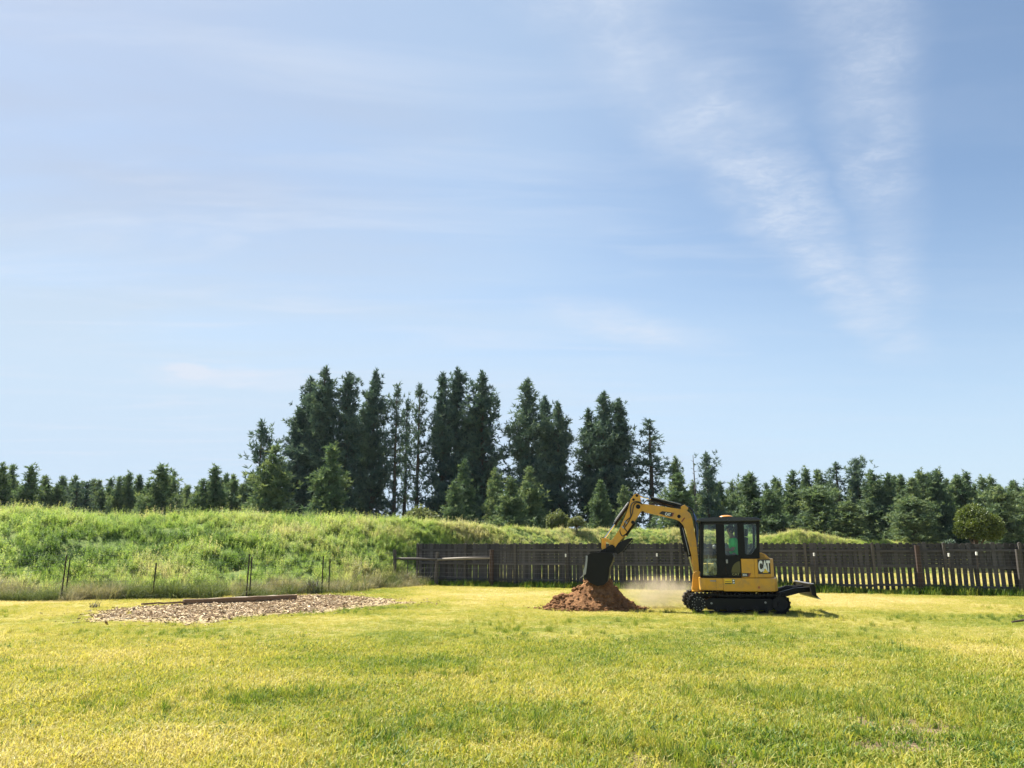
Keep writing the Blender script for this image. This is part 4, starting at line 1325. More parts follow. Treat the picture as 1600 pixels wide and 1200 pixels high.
for k in range(330 + 260):
    far = k % 5 == 0
    qx_, qy_ = (R.uniform(-1.5, 1.2), R.uniform(-1.15, 0.6)) if not far else (R.normal(-1.08, 0.18), R.normal(-0.15, 0.25))
    if far and k % 2:
        qx_, qy_ = R.normal(0.85, 0.35), R.normal(-0.75, 0.2)
    if k >= 330:                                      # crumbs thrown out over the turf around the heap
        an, rr_ = R.uniform(0, 6.28), 0.92 + R.gamma(1.4, 0.11)
        qx_, qy_ = 1.28 * rr_ * math.cos(an) - 0.12, 0.95 * rr_ * math.sin(an)
        far = False
    h = float(pile_h(np.array(qx_), np.array(qy_)))
    if k < 330 and h < 0.02 and R.uniform() < 0.6:
        continue
    s_ = R.gamma(2.0, 0.014 if k < 330 else 0.010) + 0.012 + (0.03 if far else 0)
    r_ = bmesh.ops.create_icosphere(bm, subdivisions=1, radius=min(s_, 0.10))
    for v in r_['verts']:
        v.co = Vector((v.co.x * R.uniform(.8, 1.35), v.co.y * R.uniform(.8, 1.3), v.co.z * R.uniform(.6, 1.0))) + Vector((qx_, qy_, h + 0.02))
tag(obj('clods', bm, M['soil'], pile), kind='stuff')

# ------------------------------------------------------------------ dust hanging between heap and machine
bm = bmesh.new()
bmesh.ops.create_icosphere(bm, subdivisions=3, radius=1.0)
bmesh.ops.transform(bm, matrix=Matrix.Diagonal((1.45, 0.9, 0.70, 1)), verts=bm.verts)
o = obj('dust_cloud', bm, None)
o.location = (4.35, 23.6, 0.38)
m, g = new_mat('dust')
co = g.n('ShaderNodeTexCoord').outputs['Object']
sc_ = g.n('ShaderNodeVectorMath', operation='MULTIPLY', ins={0: co, 1: (1 / 1.45, 1 / 0.9, 1 / 0.70)})
ln = g.n('ShaderNodeVectorMath', operation='LENGTH', ins={0: sc_.outputs[0]})
fall = g.m('SUBTRACT', 1.0, g.ss(ln.outputs['Value'], 0.15, 0.98))
dn = g.m('MULTIPLY', g.m('MULTIPLY', fall, g.ss(g.noise(co, 2.2, 5, 0.6), 0.30, 0.66)), 2.1)
v = g.n('ShaderNodeVolumePrincipled', ins={'Color': (0.86, 0.72, 0.52, 1), 'Density': dn, 'Anisotropy': 0.2})
mo = g.n('ShaderNodeOutputMaterial')
g.t.links.new(v.outputs[0], mo.inputs['Volume'])
o.data.materials.clear()
o.data.materials.append(m)
tag(o, 'pale tan dust hanging over the grass between dirt heap and tracks', 'dust', kind='stuff')

# ------------------------------------------------------------------ thin air between here and the pines
bm = bmesh.new()
add_box(bm, (0.0, 250.0, 9.6), (1260.0, 760.0, 21.6))
o = obj('haze', bm, None)
m, g = new_mat('haze')
v = g.n('ShaderNodeVolumePrincipled', ins={'Color': (0.72, 0.86, 1.0, 1), 'Density': 0.00009, 'Anisotropy': 0.3})
mo = g.n('ShaderNodeOutputMaterial')
g.t.links.new(v.outputs[0], mo.inputs['Volume'])
o.data.materials.clear()
o.data.materials.append(m)
tag(o, 'faint blue summer haze over the whole field', 'haze', kind='stuff')

# ------------------------------------------------------------------ the tracked digger (local axes: -x forward, -y towards the camera side, z up)
EX = empty('mini_excavator', (6.2, 22.3, 0.0), rad(-7))
tag(EX, 'yellow tracked digger with black cab, arm reaching over the dirt pile', 'excavator')
SW = rad(-4)                                     # the upper body is swung a little against the tracks


def ex(name, bm, mat, parent=None, smooth=False, upper=True):
    p = parent or EX
    o = obj(name, bm, M[mat] if isinstance(mat, str) else mat, p, smooth)
    if upper and p is EX:
        o.rotation_euler = (0, 0, SW)
    return o


def add_plan(bm, poly, z0, z1, bevel=0.0):
    a = [bm.verts.new((p[0], p[1], z0)) for p in poly]
    b = [bm.verts.new((p[0], p[1], z1)) for p in poly]
    f = [bm.faces.new(a[::-1]), bm.faces.new(b)]
    for i in range(len(poly)):
        j = (i + 1) % len(poly)
        bm.faces.new((a[i], a[j], b[j], b[i]))
    if bevel:
        bmesh.ops.bevel(bm, geom=list({e for q_ in f for e in q_.edges}), offset=bevel, segments=2, profile=0.6, affect='EDGES')


def text(name, body, height, width, mat, parent, loc, rz=0.0, bold=0.02, shear=0.0, upper=True):
    cu = bpy.data.curves.new(name, 'FONT')
    cu.body = body
    cu.size = 1.0
    cu.extrude = 0.004
    cu.offset = bold
    cu.shear = shear
    cu.align_x, cu.align_y = 'CENTER', 'CENTER'
    cu.resolution_u = 3
    t = bpy.data.objects.new(name, cu)
    COL.objects.link(t)
    me = bpy.data.meshes.new_from_object(t)
    bpy.data.objects.remove(t)
    co = np.zeros(len(me.vertices) * 3, np.float32)
    me.vertices.foreach_get('co', co)
    co = co.reshape(-1, 3)
    lo, hi = co.min(0), co.max(0)
    co[:, 0] = (co[:, 0] - (lo[0] + hi[0]) / 2) * width / (hi[0] - lo[0])
    co[:, 1] = (co[:, 1] - (lo[1] + hi[1]) / 2) * height / (hi[1] - lo[1])
    out = np.stack([co[:, 0], -co[:, 2], co[:, 1]], 1)
    c_, s_ = math.cos(rz), math.sin(rz)
    out = np.stack([out[:, 0] * c_ - out[:, 1] * s_ + loc[0], out[:, 0] * s_ + out[:, 1] * c_ + loc[1], out[:, 2] + loc[2]], 1)
    me.vertices.foreach_set('co', out.astype(np.float32).ravel())
    me.update()
    me.materials.clear()
    o = link(name, me, parent or EX, M[mat])
    if upper and (parent is None or parent is EX):
        o.rotation_euler = (0, 0, SW)
    return o


# --- tracks
def track(v0, v1, near):
    xs, xi, zc, ro, ri = -1.10, 1.02, 0.262, 0.25, 0.205
    def path(r_, n_=14):
        pts = []
        for k in range(n_ + 1):
            a = math.pi / 2 + math.pi * k / n_
            pts.append((xs + r_ * math.cos(a), zc + r_ * math.sin(a)))
        for k in range(n_ + 1):
            a = -math.pi / 2 + math.pi * k / n_
            pts.append((xi + r_ * math.cos(a) , zc + r_ * math.sin(a)))
        top = []
        for k in range(1, 8):                     # slight sag of the upper run
            t = k / 8
            top.append((xi + (xs - xi) * t, zc + r_ - 0.022 * math.sin(math.pi * t) ** 2))
        return pts + top
    bm = bmesh.new()
    A, B = path(ro), path(ri)
    n_ = len(A)
    ra = [[bm.verts.new((p[0], v, p[1])) for p in P] for P in (A, B) for v in (v0, v1)]
    for i in range(n_):
        j = (i + 1) % n_
        for q_, w_ in ((0, 1), (1, 3), (3, 2), (2, 0)):
            bm.faces.new((ra[q_][i], ra[q_][j], ra[w_][j], ra[w_][i]))
    # grouser bars all round
    seg = []
    for i in range(n_):
        p, r_ = Vector((A[i][0], 0, A[i][1])), Vector((A[(i + 1) % n_][0], 0, A[(i + 1) % n_][1]))
        seg.append((p, r_, (r_ - p).length))
    tot = sum(s_[2] for s_ in seg)
    NB = 54
    for k in range(NB):
        d = tot * k / NB
        for p, r_, L in seg:
            if d <= L:
                break
            d -= L
        c = p + (r_ - p) * (d / L)
        t = (r_ - p).normalized()
        nrm_ = Vector((t.z, 0, -t.x))
        if (c - Vector((0, 0, zc))).dot(nrm_) < 0:
            nrm_ = -nrm_
        rot = Matrix((t, Vector((0, 1, 0)), nrm_)).transposed()
        add_box(bm, (c.x + nrm_.x * 0.008, (v0 + v1) / 2, c.z + nrm_.z * 0.008), (0.048, abs(v1 - v0) * 0.97, 0.034), rot, 0.006)
    T = ex('track', bm, 'rubber', upper=False)
    # everything inside the belt
    vo = v0 if near else v1
    sg = -1 if near else 1
    bm = bmesh.new()
    add_prism(bm, [(-0.85, 0.10), (0.80, 0.10), (0.95, 0.30), (0.80, 0.40), (-0.78, 0.40), (-0.97, 0.32)], min(v0, v1) + 0.05, max(v0, v1) - 0.05, 0.015)
    ex('track_frame', bm, 'black_paint', T, upper=False)
    bm = bmesh.new()
    add_cyl(bm, (xs, v0 + 0.03, zc), (xs, v1 - 0.03, zc), 0.196, n=24)
    for k in range(15):
        a = k * 2 * math.pi / 15
        add_box(bm, (xs + 0.2 * math.cos(a), (v0 + v1) / 2, zc + 0.2 * math.sin(a)), (0.03, 0.06, 0.04), Matrix.Rotation(-a, 3, 'Y'))
    add_cyl(bm, (xs, vo - sg * 0.03, zc), (xs, vo + sg * 0.005, zc), 0.155, 0.145, n=20)
    add_cyl(bm, (xs, vo, zc), (xs, vo + sg * 0.02, zc), 0.075, n=16)
    ex('drive_sprocket', bm, 'steel_dark', T, upper=False)
    bm = bmesh.new()
    for k in range(12):
        a = k * 2 * math.pi / 12 + 0.2
        add_cyl(bm, (xs + 0.165 * math.cos(a), vo - sg * 0.036, zc + 0.165 * math.sin(a)), (xs + 0.165 * math.cos(a), vo + sg * 0.014, zc + 0.165 * math.sin(a)), 0.0135, n=6)
    for k in range(9):
        a = k * 2 * math.pi / 9
        add_cyl(bm, (xs + 0.108 * math.cos(a), vo, zc + 0.108 * math.sin(a)), (xs + 0.108 * math.cos(a), vo + sg * 0.016, zc + 0.108 * math.sin(a)), 0.011, n=6)
    ex('hub_bolts', bm, 'steel_worn', T, upper=False)['kind'] = 'stuff'
    bm = bmesh.new()
    add_cyl(bm, (xi, v0 + 0.03, zc), (xi, v1 - 0.03, zc), 0.198, n=24)
    add_cyl(bm, (xi, vo - sg * 0.04, zc), (xi, vo + sg * 0.01, zc), 0.07, n=14)
    ex('idler_wheel', bm, 'steel_dark', T, upper=False)
    for xr in (-0.62, -0.28, 0.06, 0.40, 0.70):
        bm = bmesh.new()
        add_cyl(bm, (xr, v0 + 0.04, 0.13), (xr, v1 - 0.04, 0.13), 0.082, n=16)
        add_cyl(bm, (xr, vo - sg * 0.05, 0.13), (xr, vo + sg * 0.0, 0.13), 0.03, n=10)
        ex('roller', bm, 'steel_dark', T, upper=False)
    for xr, zr in ((-0.76, 0.27), (0.64, 0.30)):
        bm = bmesh.new()
        add_cyl(bm, (xr, vo - sg * 0.06, zr), (xr, vo + sg * 0.004, zr), 0.026, n=10)
        ex('grease_cap', bm, 'steel_worn', T, upper=False)
    return T


track(-0.97, -0.60, True)
track(0.97, 0.60, False)
bm = bmesh.new()
add_box(bm, (0, 0, 0.36), (1.1, 1.25, 0.24), None, 0.03)
add_prism(bm, [(-0.75, 0.40), (-0.55, 0.28), (0.55, 0.28), (0.85, 0.42), (0.5, 0.50), (-0.5, 0.50)], -0.42, 0.42, 0.02)
ex('undercarriage_frame', bm, 'black_paint', upper=False)
bm = bmesh.new()
add_cyl(bm, (0, 0, 0.46), (0, 0, 0.575), 0.44, n=36)
ex('swing_ring', bm, 'steel_dark', upper=False)

# --- dozer blade at the rear
M['blade_steel'] = surf('scuffed_blade_steel', (0.13, 0.13, 0.14), 0.5, 0.5, 0.5, 9.0, 0.1, 40, dirt=((0.16, 0.11, 0.07), 7.0, 0.5))
bm = bmesh.new()
prof = [(1.845, 0.765), (1.90, 0.775), (1.945, 0.70), (1.935, 0.60), (1.945, 0.50), (2.02, 0.425), (1.985, 0.415), (1.895, 0.47), (1.875, 0.58), (1.875, 0.66)]
add_prism(bm, prof, -0.985, 0.985, 0.006)
for v in (-0.985, 0.965):
    add_prism(bm, [(1.80, 0.74), (1.89, 0.775), (1.935, 0.56), (1.93, 0.46), (1.84, 0.50)], v, v + 0.02)
BL = ex('dozer_blade', bm, 'steel_dark', upper=False)
bm = bmesh.new()
add_box(bm, (1.872, 0, 0.782), (0.085, 1.965, 0.022), Matrix.Rotation(rad(-8), 3, 'Y'), 0.004)
ex('blade_top_rail', bm, 'blade_steel', BL, upper=False)
bm = bmesh.new()
add_prism(bm, [(1.985, 0.400), (2.07, 0.385), (2.02, 0.425), (1.96, 0.44)], -0.99, 0.99)
ex('cutting_edge', bm, 'steel_worn', BL, upper=False)
for v in (-0.62, 0.50):
    bm = bmesh.new()
    add_prism(bm, [(0.72, 0.36), (0.74, 0.49), (0.98, 0.52), (1.50, 0.665), (1.89, 0.69), (1.89, 0.56), (1.62, 0.55), (1.30, 0.45), (1.0, 0.37)], v, v + 0.12, 0.012)
    ex('blade_arm', bm, 'black_paint', BL, upper=False)
bm = bmesh.new()
add_cyl(bm, (0.75, 0, 0.47), (1.35, 0, 0.60), 0.055)
add_cyl(bm, (1.35, 0, 0.60), (1.85, 0, 0.69), 0.03)
ex('blade_cylinder', bm, 'black_paint', BL, upper=False)

# --- upper body: swing frame skirts and rear panels
rear = [(0.70, -0.93), (0.86, -0.885), (0.98, -0.79), (1.06, -0.62), (1.12, -0.32), (1.14, 0.0), (1.12, 0.32), (1.06, 0.62), (0.98, 0.79), (0.86, 0.885), (0.70, 0.93)]
bm = bmesh.new()
add_plan(bm, [(-0.355, 0.93), (-0.355, -0.93)] + rear, 0.578, 0.925, 0.022)
CW = ex('counterweight', bm, 'yellow')
bm = bmesh.new()
add_plan(bm, [(-0.362, -0.93), (-0.362, 0.93), (-0.80, 0.93), (-0.93, 0.86), (-0.965, 0.70), (-0.965, -0.70), (-0.94, -0.86), (-0.82, -0.925)], 0.60, 0.918, 0.026)
FP = ex('front_skirt', bm, 'yellow')
bm = bmesh.new()
add_box(bm, (-0.62, -0.937, 0.845), (0.15, 0.018, 0.03), None, 0.006)
ex('latch', bm, 'grey_plastic', FP)
bm = bmesh.new()
for z_ in (0.655, 0.70):
    add_box(bm, (-0.70, -0.928, z_), (0.34, 0.012, 0.014), None, 0.004)
ex('pressed_rib', bm, 'yellow', FP)
bm = bmesh.new()
add_box(bm, (-0.545, -0.929, 0.76), (0.006, 0.006, 0.28))
ex('panel_seam', bm, 'decal_black', FP)
bm = bmesh.new()
add_cyl(bm, (0.56, -0.925, 0.688), (0.56, -0.942, 0.688), 0.033, n=16)
ex('reflector', bm, 'reflector', CW)
bm = bmesh.new()
add_box(bm, (-0.18, -0.934, 0.828), (0.285, 0.006, 0.145))
ST = ex('warning_sticker', bm, 'decal_yellow', CW)
bm = bmesh.new()
add_box(bm, (-0.225, -0.938, 0.778), (0.18, 0.004, 0.028))
add_box(bm, (-0.085, -0.938, 0.83), (0.075, 0.004, 0.125))
add_box(bm, (-0.225, -0.938, 0.83), (0.15, 0.004, 0.012))
ex('sticker_print', bm, 'decal_black', CW)
bm = bmesh.new()
add_box(bm, (-0.085, -0.941, 0.862), (0.045, 0.003, 0.042))
add_box(bm, (-0.085, -0.941, 0.802), (0.050, 0.003, 0.030))
ex('sticker_symbol', bm, 'decal_white', CW)

bm = bmesh.new()
add_plan(bm, [(0.145, -0.885), (0.478, -0.885), (0.478, -0.60), (0.145, -0.60)], 0.93, 1.43, 0.018)
SP = ex('side_panel', bm, 'yellow')
bm = bmesh.new()
add_plan(bm, [(0.486, 0.885), (0.486, -0.885), (0.55, -0.875), (0.93, -0.695), (1.03, -0.42), (1.06, 0.0), (1.03, 0.42), (0.93, 0.70), (0.60, 0.875)], 0.93, 1.43, 0.018)
RC = ex('engine_cover', bm, 'yellow')
bm = bmesh.new()
add_prism(bm, [(0.56, 1.425), (0.575, 1.585), (0.70, 1.595), (0.80, 1.555), (0.905, 1.455), (0.915, 1.425)], -0.68, 0.72, 0.022)
HD = ex('engine_hood', bm, 'yellow')
bm = bmesh.new()
for k in range(4):
    add_box(bm, (0.70, -0.683, 1.450 + 0.032 * k), (0.22 - 0.03 * k, 0.012, 0.010))
ex('hood_louvre', bm, 'decal_black', HD)
# big emblem on the chamfered rear corner
fa = math.atan2(0.18, 0.38)
fc = Vector(((0.55 + 0.93) / 2, (-0.875 - 0.695) / 2, 1.225)) + Vector((math.sin(fa), -math.cos(fa), 0)) * 0.001


def on_facet(u, z, out=0.0):
    return Vector((fc.x + math.cos(fa) * u + math.sin(fa) * out, fc.y + math.sin(fa) * u - math.cos(fa) * out, z))


bm = bmesh.new()
add_box(bm, on_facet(0.0, 1.225, 0.004), (0.375, 0.010, 0.385), Matrix.Rotation(fa, 3, 'Z'), 0.003)
LP = ex('logo_plate', bm, 'decal_black', RC)
p = on_facet(-0.115, 1.235, 0.012)
text('logo_letter', 'C', 0.30, 0.125, 'decal_white', RC, p, fa, 0.045)
p = on_facet(0.022, 1.235, 0.011)
text('logo_letter', 'A', 0.30, 0.155, 'decal_white', RC, p, fa, 0.035)
p = on_facet(0.122, 1.235, 0.012)
text('logo_letter', 'T', 0.30, 0.115, 'decal_white', RC, p, fa, 0.045)
bm = bmesh.new()
tri = [on_facet(-0.066, 1.062, 0.018), on_facet(0.112, 1.062, 0.018), on_facet(0.024, 1.175, 0.018)]
tri2 = [on_facet(-0.066, 1.062, 0.021), on_facet(0.112, 1.062, 0.021), on_facet(0.024, 1.175, 0.021)]
a_, b_ = [bm.verts.new(t) for t in tri], [bm.verts.new(t) for t in tri2]
bm.faces.new(a_)
bm.faces.new(b_[::-1])
for i in range(3):
    bm.faces.new((a_[i], a_[(i + 1) % 3], b_[(i + 1) % 3], b_[i]))
ex('logo_triangle', bm, 'decal_yellow', RC)
# model decal with red tail on the side panel
bm = bmesh.new()
add_prism(bm, [(0.148, 0.957), (0.30, 0.957), (0.325, 1.055), (0.148, 1.055)], -0.892, -0.886)
ex('model_decal', bm, 'decal_black', SP)
bm = bmesh.new()
add_prism(bm, [(0.302, 0.957), (0.335, 0.957), (0.385, 1.055), (0.327, 1.055)], -0.892, -0.886)
ex('decal_tail', bm, 'decal_red', SP)
text('model_number', '305', 0.055, 0.115, 'decal_white', SP, (0.218, -0.895, 1.008), 0, 0.02)
# right-hand deck beside the cab
bm = bmesh.new()
add_plan(bm, [(-0.90, 0.20), (0.48, 0.20), (0.48, 0.90), (-0.80, 0.90), (-0.90, 0.80)], 0.925, 1.28, 0.04)
ex('right_deck', bm, 'yellow')

# --- cab
m, g = new_mat('tinted_glass')
tr = g.n('ShaderNodeBsdfTransparent', ins={0: (0.90, 0.96, 0.945, 1)})
gl = g.n('ShaderNodeBsdfGlossy', ins={'Color': (0.95, 1, 1, 1), 'Roughness': 0.03})
fr = g.n('ShaderNodeFresnel', ins={'IOR': 1.5})
x_ = g.n('ShaderNodeMixShader', ins={0: g.m('MULTIPLY', fr.outputs[0], 0.6, clamp=True), 1: tr.outputs[0], 2: gl.outputs[0]})
g.n('ShaderNodeOutputMaterial', ins={0: x_.outputs[0]})
M['glass'] = m
m, g = new_mat('clear_glass')
tr = g.n('ShaderNodeBsdfTransparent', ins={0: (0.97, 0.985, 0.98, 1)})
gl = g.n('ShaderNodeBsdfGlossy', ins={'Color': (0.95, 1, 1, 1), 'Roughness': 0.02})
fr = g.n('ShaderNodeFresnel', ins={'IOR': 1.5})
x_ = g.n('ShaderNodeMixShader', ins={0: g.m('MULTIPLY', fr.outputs[0], 0.4, clamp=True), 1: tr.outputs[0], 2: gl.outputs[0]})
g.n('ShaderNodeOutputMaterial', ins={0: x_.outputs[0]})
M['glass_clear'] = m
m, g = new_mat('hazy_glass')
tr = g.n('ShaderNodeBsdfTransparent', ins={0: (0.78, 0.88, 0.88, 1)})
gl = g.n('ShaderNodeBsdfGlossy', ins={'Color': (0.8, 0.9, 0.92, 1), 'Roughness': 0.12})
co = g.n('ShaderNodeTexCoord').outputs['Object']
x_ = g.n('ShaderNodeMixShader', ins={0: g.m('ADD', 0.04, g.m('MULTIPLY', g.ss(g.noise(co, 5, 5, 0.6), 0.4, 0.65), 0.16)), 1: tr.outputs[0], 2: gl.outputs[0]})
g.n('ShaderNodeOutputMaterial', ins={0: x_.outputs[0]})
M['glass_hazy'] = m
CN, CF = -0.855, 0.13                              # near and far side of the cab
bm = bmesh.new()
for v, s_ in ((CN, 1), (CF, -1)):
    w_ = 0.055 * s_
    lo, hi = min(v, v + w_), max(v, v + w_)
    add_prism(bm, [(-0.945, 0.925), (-0.865, 0.925), (-0.775, 2.44), (-0.865, 2.44)], lo, hi, 0.008)      # front pillar
    add_prism(bm, [(0.085, 1.43), (0.265, 1.43), (0.275, 2.44), (0.095, 2.44)], lo, hi, 0.008)              # middle pillar
    add_prism(bm, [(0.555, 1.44), (0.635, 1.44), (0.690, 2.44), (0.605, 2.44)], lo, hi, 0.008)              # rear pillar
    add_prism(bm, [(0.262, 1.44), (0.56, 1.44), (0.60, 1.72), (0.575, 1.74), (0.43, 1.55), (0.31, 1.53), (0.262, 1.58)], lo + 0.002, hi - 0.002)   # rounded lower corner of the rear window
    add_prism(bm, [(-0.87, 2.36), (0.70, 2.36), (0.69, 2.445), (-0.86, 2.445)], lo, hi, 0.006)
    add_prism(bm, [(-0.94, 0.925), (0.135, 0.925), (0.135, 0.985), (-0.935, 0.985)], lo, hi, 0.004)
for xa, z0, z1 in ((-0.90, 0.925, 1.02), (-0.82, 2.36, 2.44), (0.645, 2.36, 2.44), (0.60, 1.43, 1.60)):
    add_box(bm, (xa, (CN + CF) / 2, (z0 + z1) / 2), (0.06, CF - CN - 0.10, z1 - z0), None, 0.006)
add_box(bm, (-0.38, (CN + CF) / 2, 0.955), (1.0, CF - CN - 0.12, 0.05))                                     # floor
add_box(bm, (0.13, (CN + CF) / 2, 1.20), (0.02, CF - CN - 0.12, 0.5))
add_box(bm, (0.37, (CN + CF) / 2, 1.45), (0.48, CF - CN - 0.12, 0.035))
CB = ex('cab_frame', bm, 'black_paint')
bm = bmesh.new()
prof = [(-0.955, 2.435), (-0.965, 2.470), (-0.90, 2.505), (-0.45, 2.545), (0.20, 2.545), (0.62, 2.520), (0.735, 2.478), (0.728, 2.445), (0.66, 2.425), (-0.88, 2.425)]
add_prism(bm, prof, CN - 0.05, CF + 0.05, 0.020)
ex('cab_roof', bm, 'roof_black')
bm = bmesh.new()
bmesh.ops.create_uvsphere(bm, u_segments=20, v_segments=10, radius=1.0)
bmesh.ops.transform(bm, matrix=Matrix.Translation((-0.14, -0.34, 2.555)) @ Matrix.Diagonal((0.19, 0.14, 0.060, 1)), verts=bm.verts)
BC = ex('beacon', bm, 'amber', None, True)
bm = bmesh.new()
add_cyl(bm, (-0.14, -0.34, 2.53), (-0.14, -0.34, 2.565), 0.165, n=20)
ex('beacon_base', bm, 'black_paint', BC)
# door: frame, lower panel, lettering
bm = bmesh.new()
lo, hi = CN - 0.022, CN - 0.002
add_prism(bm, [(-0.500, 0.99), (-0.265, 0.99), (-0.245, 2.35), (-0.470, 2.35)], lo, hi, 0.006)
add_prism(bm, [(-0.262, 0.99), (0.128, 0.99), (0.128, 1.50), (0.09, 1.53), (-0.20, 1.50), (-0.257, 1.56)], lo + 0.001, hi - 0.001, 0.004)
DR = ex('door', bm, 'black_paint', CB)
bm = bmesh.new()
add_box(bm, (-0.225, CN - 0.030, 1.36), (0.05, 0.014, 0.10), None, 0.004)
ex('door_sticker', bm, 'grey_plastic', CB)
bm = bmesh.new()
add_box(bm, (-0.40, CN - 0.034, 1.20), (0.04, 0.03, 0.14), None, 0.008)
ex('door_handle', bm, 'black_paint', CB)
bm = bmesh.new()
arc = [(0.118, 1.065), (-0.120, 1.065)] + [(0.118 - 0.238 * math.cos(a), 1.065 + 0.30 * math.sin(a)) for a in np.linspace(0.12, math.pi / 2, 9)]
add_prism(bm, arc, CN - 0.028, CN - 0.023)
M['shaded_panel'] = surf('shaded_yellow_panel', (0.085, 0.075, 0.018), 0.4, 0, 0.35, 7.0)  # yellow body panel with its shade painted in as dark olive
ex('shaded_corner_panel', bm, 'shaded_panel', CB)
M['olive_print'] = surf('faded_yellow_print', (0.30, 0.28, 0.12), 0.5, 0, 0.1, 7.0)
text('door_lettering', 'CAT', 0.062, 0.185, 'olive_print', CB, (-0.010, CN - 0.026, 1.024), 0, 0.01)


def pane(name, prof, v, mat, parent=None):
    bm_ = bmesh.new()
    add_prism(bm_, prof, v, v + 0.006)
    return ex(name, bm_, mat, parent or CB)


for v in (CN + 0.02, CF - 0.026):
    pane('window_pane', [(-0.885, 1.44), (-0.478, 1.44), (-0.455, 2.37), (-0.80, 2.37)], v, 'glass_clear')
    pane('window_pane', [(-0.262, 1.50), (0.09, 1.50), (0.10, 2.37), (-0.245, 2.37)], v, 'glass')
    pane('window_pane', [(0.262, 1.53), (0.575, 1.53), (0.61, 2.37), (0.27, 2.37)], v, 'glass')
pane('lower_window', [(-0.885, 0.99), (-0.480, 0.99), (-0.478, 1.43), (-0.868, 1.43)], CN + 0.02, 'glass_hazy')
pane('lower_window', [(-0.885, 0.99), (-0.480, 0.99), (-0.478, 1.43), (-0.868, 1.43)], CF - 0.026, 'glass')
bm = bmesh.new()
add_prism(bm, [(-0.895, 1.02), (-0.887, 1.02), (-0.800, 2.37), (-0.808, 2.37)], CN + 0.06, CF - 0.06)
ex('windshield', bm, 'glass', CB)
bm = bmesh.new()
add_prism(bm, [(0.590, 1.60), (0.598, 1.60), (0.648, 2.37), (0.640, 2.37)], CN + 0.06, CF - 0.06)
ex('rear_window', bm, 'glass', CB)
# inside the cab
bm = bmesh.new()
add_prism(bm, [(-0.20, 1.22), (0.28, 1.22), (0.30, 1.34), (0.20, 1.37), (-0.16, 1.38), (-0.24, 1.32)], -0.60, -0.12, 0.03)
SE = ex('operator_seat', bm, 'seat', CB)
bm = bmesh.new()
add_prism(bm, [(0.19, 1.33), (0.31, 1.33), (0.40, 1.98), (0.30, 2.02)], -0.58, -0.14, 0.03)
ex('seat_backrest', bm, 'seat', CB)
bm = bmesh.new()
add_prism(bm, [(0.315, 2.03), (0.40, 2.03), (0.42, 2.22), (0.34, 2.24)], -0.48, -0.24, 0.03)
ex('headrest', bm, 'seat', CB)
bm = bmesh.new()
add_box(bm, (0.04, (CN + CF) / 2 + 0.02, 1.09), (0.42, 0.56, 0.26), None, 0.02)
ex('seat_base', bm, 'black_paint', CB)
for v in (-0.68, -0.04):
    bm = bmesh.new()
    add_box(bm, (-0.16, v, 1.38), (0.46, 0.12, 0.34), None, 0.03)
    ex('armrest_console', bm, 'black_paint', CB)
    bm = bmesh.new()
    add_tube(bm, [(-0.37, v, 1.52), (-0.40, v, 1.62), (-0.405, v, 1.70)], [0.016, 0.02, 0.030], 8)
    ex('joystick', bm, 'black_paint', CB)
bm = bmesh.new()
add_tube(bm, [(-0.50, -0.74, 0.98), (-0.50, -0.74, 1.30), (-0.535, -0.74, 1.55), (-0.53, -0.74, 1.70)], [0.07, 0.075, 0.055, 0.035], 10)
add_cyl(bm, (-0.53, -0.74, 1.60), (-0.53, -0.80, 1.60), 0.05)
ex('control_column', bm, 'black_paint', CB)
bm = bmesh.new()
bmesh.ops.create_uvsphere(bm, u_segments=14, v_segments=9, radius=0.058, matrix=Matrix.Translation((-0.525, -0.75, 1.745)))
ex('lever_knob', bm, 'grey_plastic', CB, True)
for v in (-0.46, -0.28):
    bm = bmesh.new()
    add_tube(bm, [(-0.70, v, 0.98), (-0.73, v, 1.25), (-0.66, v, 1.52)], 0.014, 7)
    add_box(bm, (-0.69, v, 1.03), (0.16, 0.09, 0.02), Matrix.Rotation(rad(18), 3, 'Y'))
    ex('travel_pedal', bm, 'grey_plastic', CB)

# --- boom, stick, bucket (all in the plane y = BV)
BV = 0.10
bm = bmesh.new()
add_prism(bm, [(-1.16, 0.56), (-0.86, 0.56), (-0.86, 1.02), (-0.97, 1.10), (-1.10, 1.02)], BV - 0.17, BV - 0.115, 0.012)
add_prism(bm, [(-1.16, 0.56), (-0.86, 0.56), (-0.86, 1.02), (-0.97, 1.10), (-1.10, 1.02)], BV + 0.115, BV + 0.17, 0.012)
add_cyl(bm, (-0.99, BV, 0.52), (-0.99, BV, 0.64), 0.17, n=20)
add_cyl(bm, (-0.99, BV - 0.18, 0.95), (-0.99, BV + 0.18, 0.95), 0.045)
ex('swing_post', bm, 'yellow')
boom_p = [(-0.925, 0.66), (-0.97, 0.60), (-1.04, 0.62), (-1.085, 0.95), (-1.105, 1.34), (-1.20, 1.95), (-1.255, 2.22), (-1.31, 2.36), (-1.40, 2.47), (-1.53, 2.54), (-2.00, 2.635), (-2.47, 2.745),
          (-2.61, 2.77), (-2.685, 2.86), (-2.64, 2.97), (-2.52, 2.985), (-1.95, 2.90), (-1.341, 2.80), (-1.20, 2.765), (-1.105, 2.685), (-1.055, 2.55), (-1.022, 2.24), (-0.98, 1.95), (-0.945, 1.34)]
bm = bmesh.new()
add_prism(bm, boom_p, BV - 0.11, BV + 0.11, 0.016)
BO = ex('boom', bm, 'yellow')
for (px_, pz_, r_) in ((-2.575, 2.885, 0.055), (-1.425, 2.60, 0.050)):
    bm = bmesh.new()
    add_cyl(bm, (px_, BV - 0.145, pz_), (px_, BV + 0.145, pz_), r_, n=16)
    ex('pivot_pin', bm, 'steel_dark', BO)
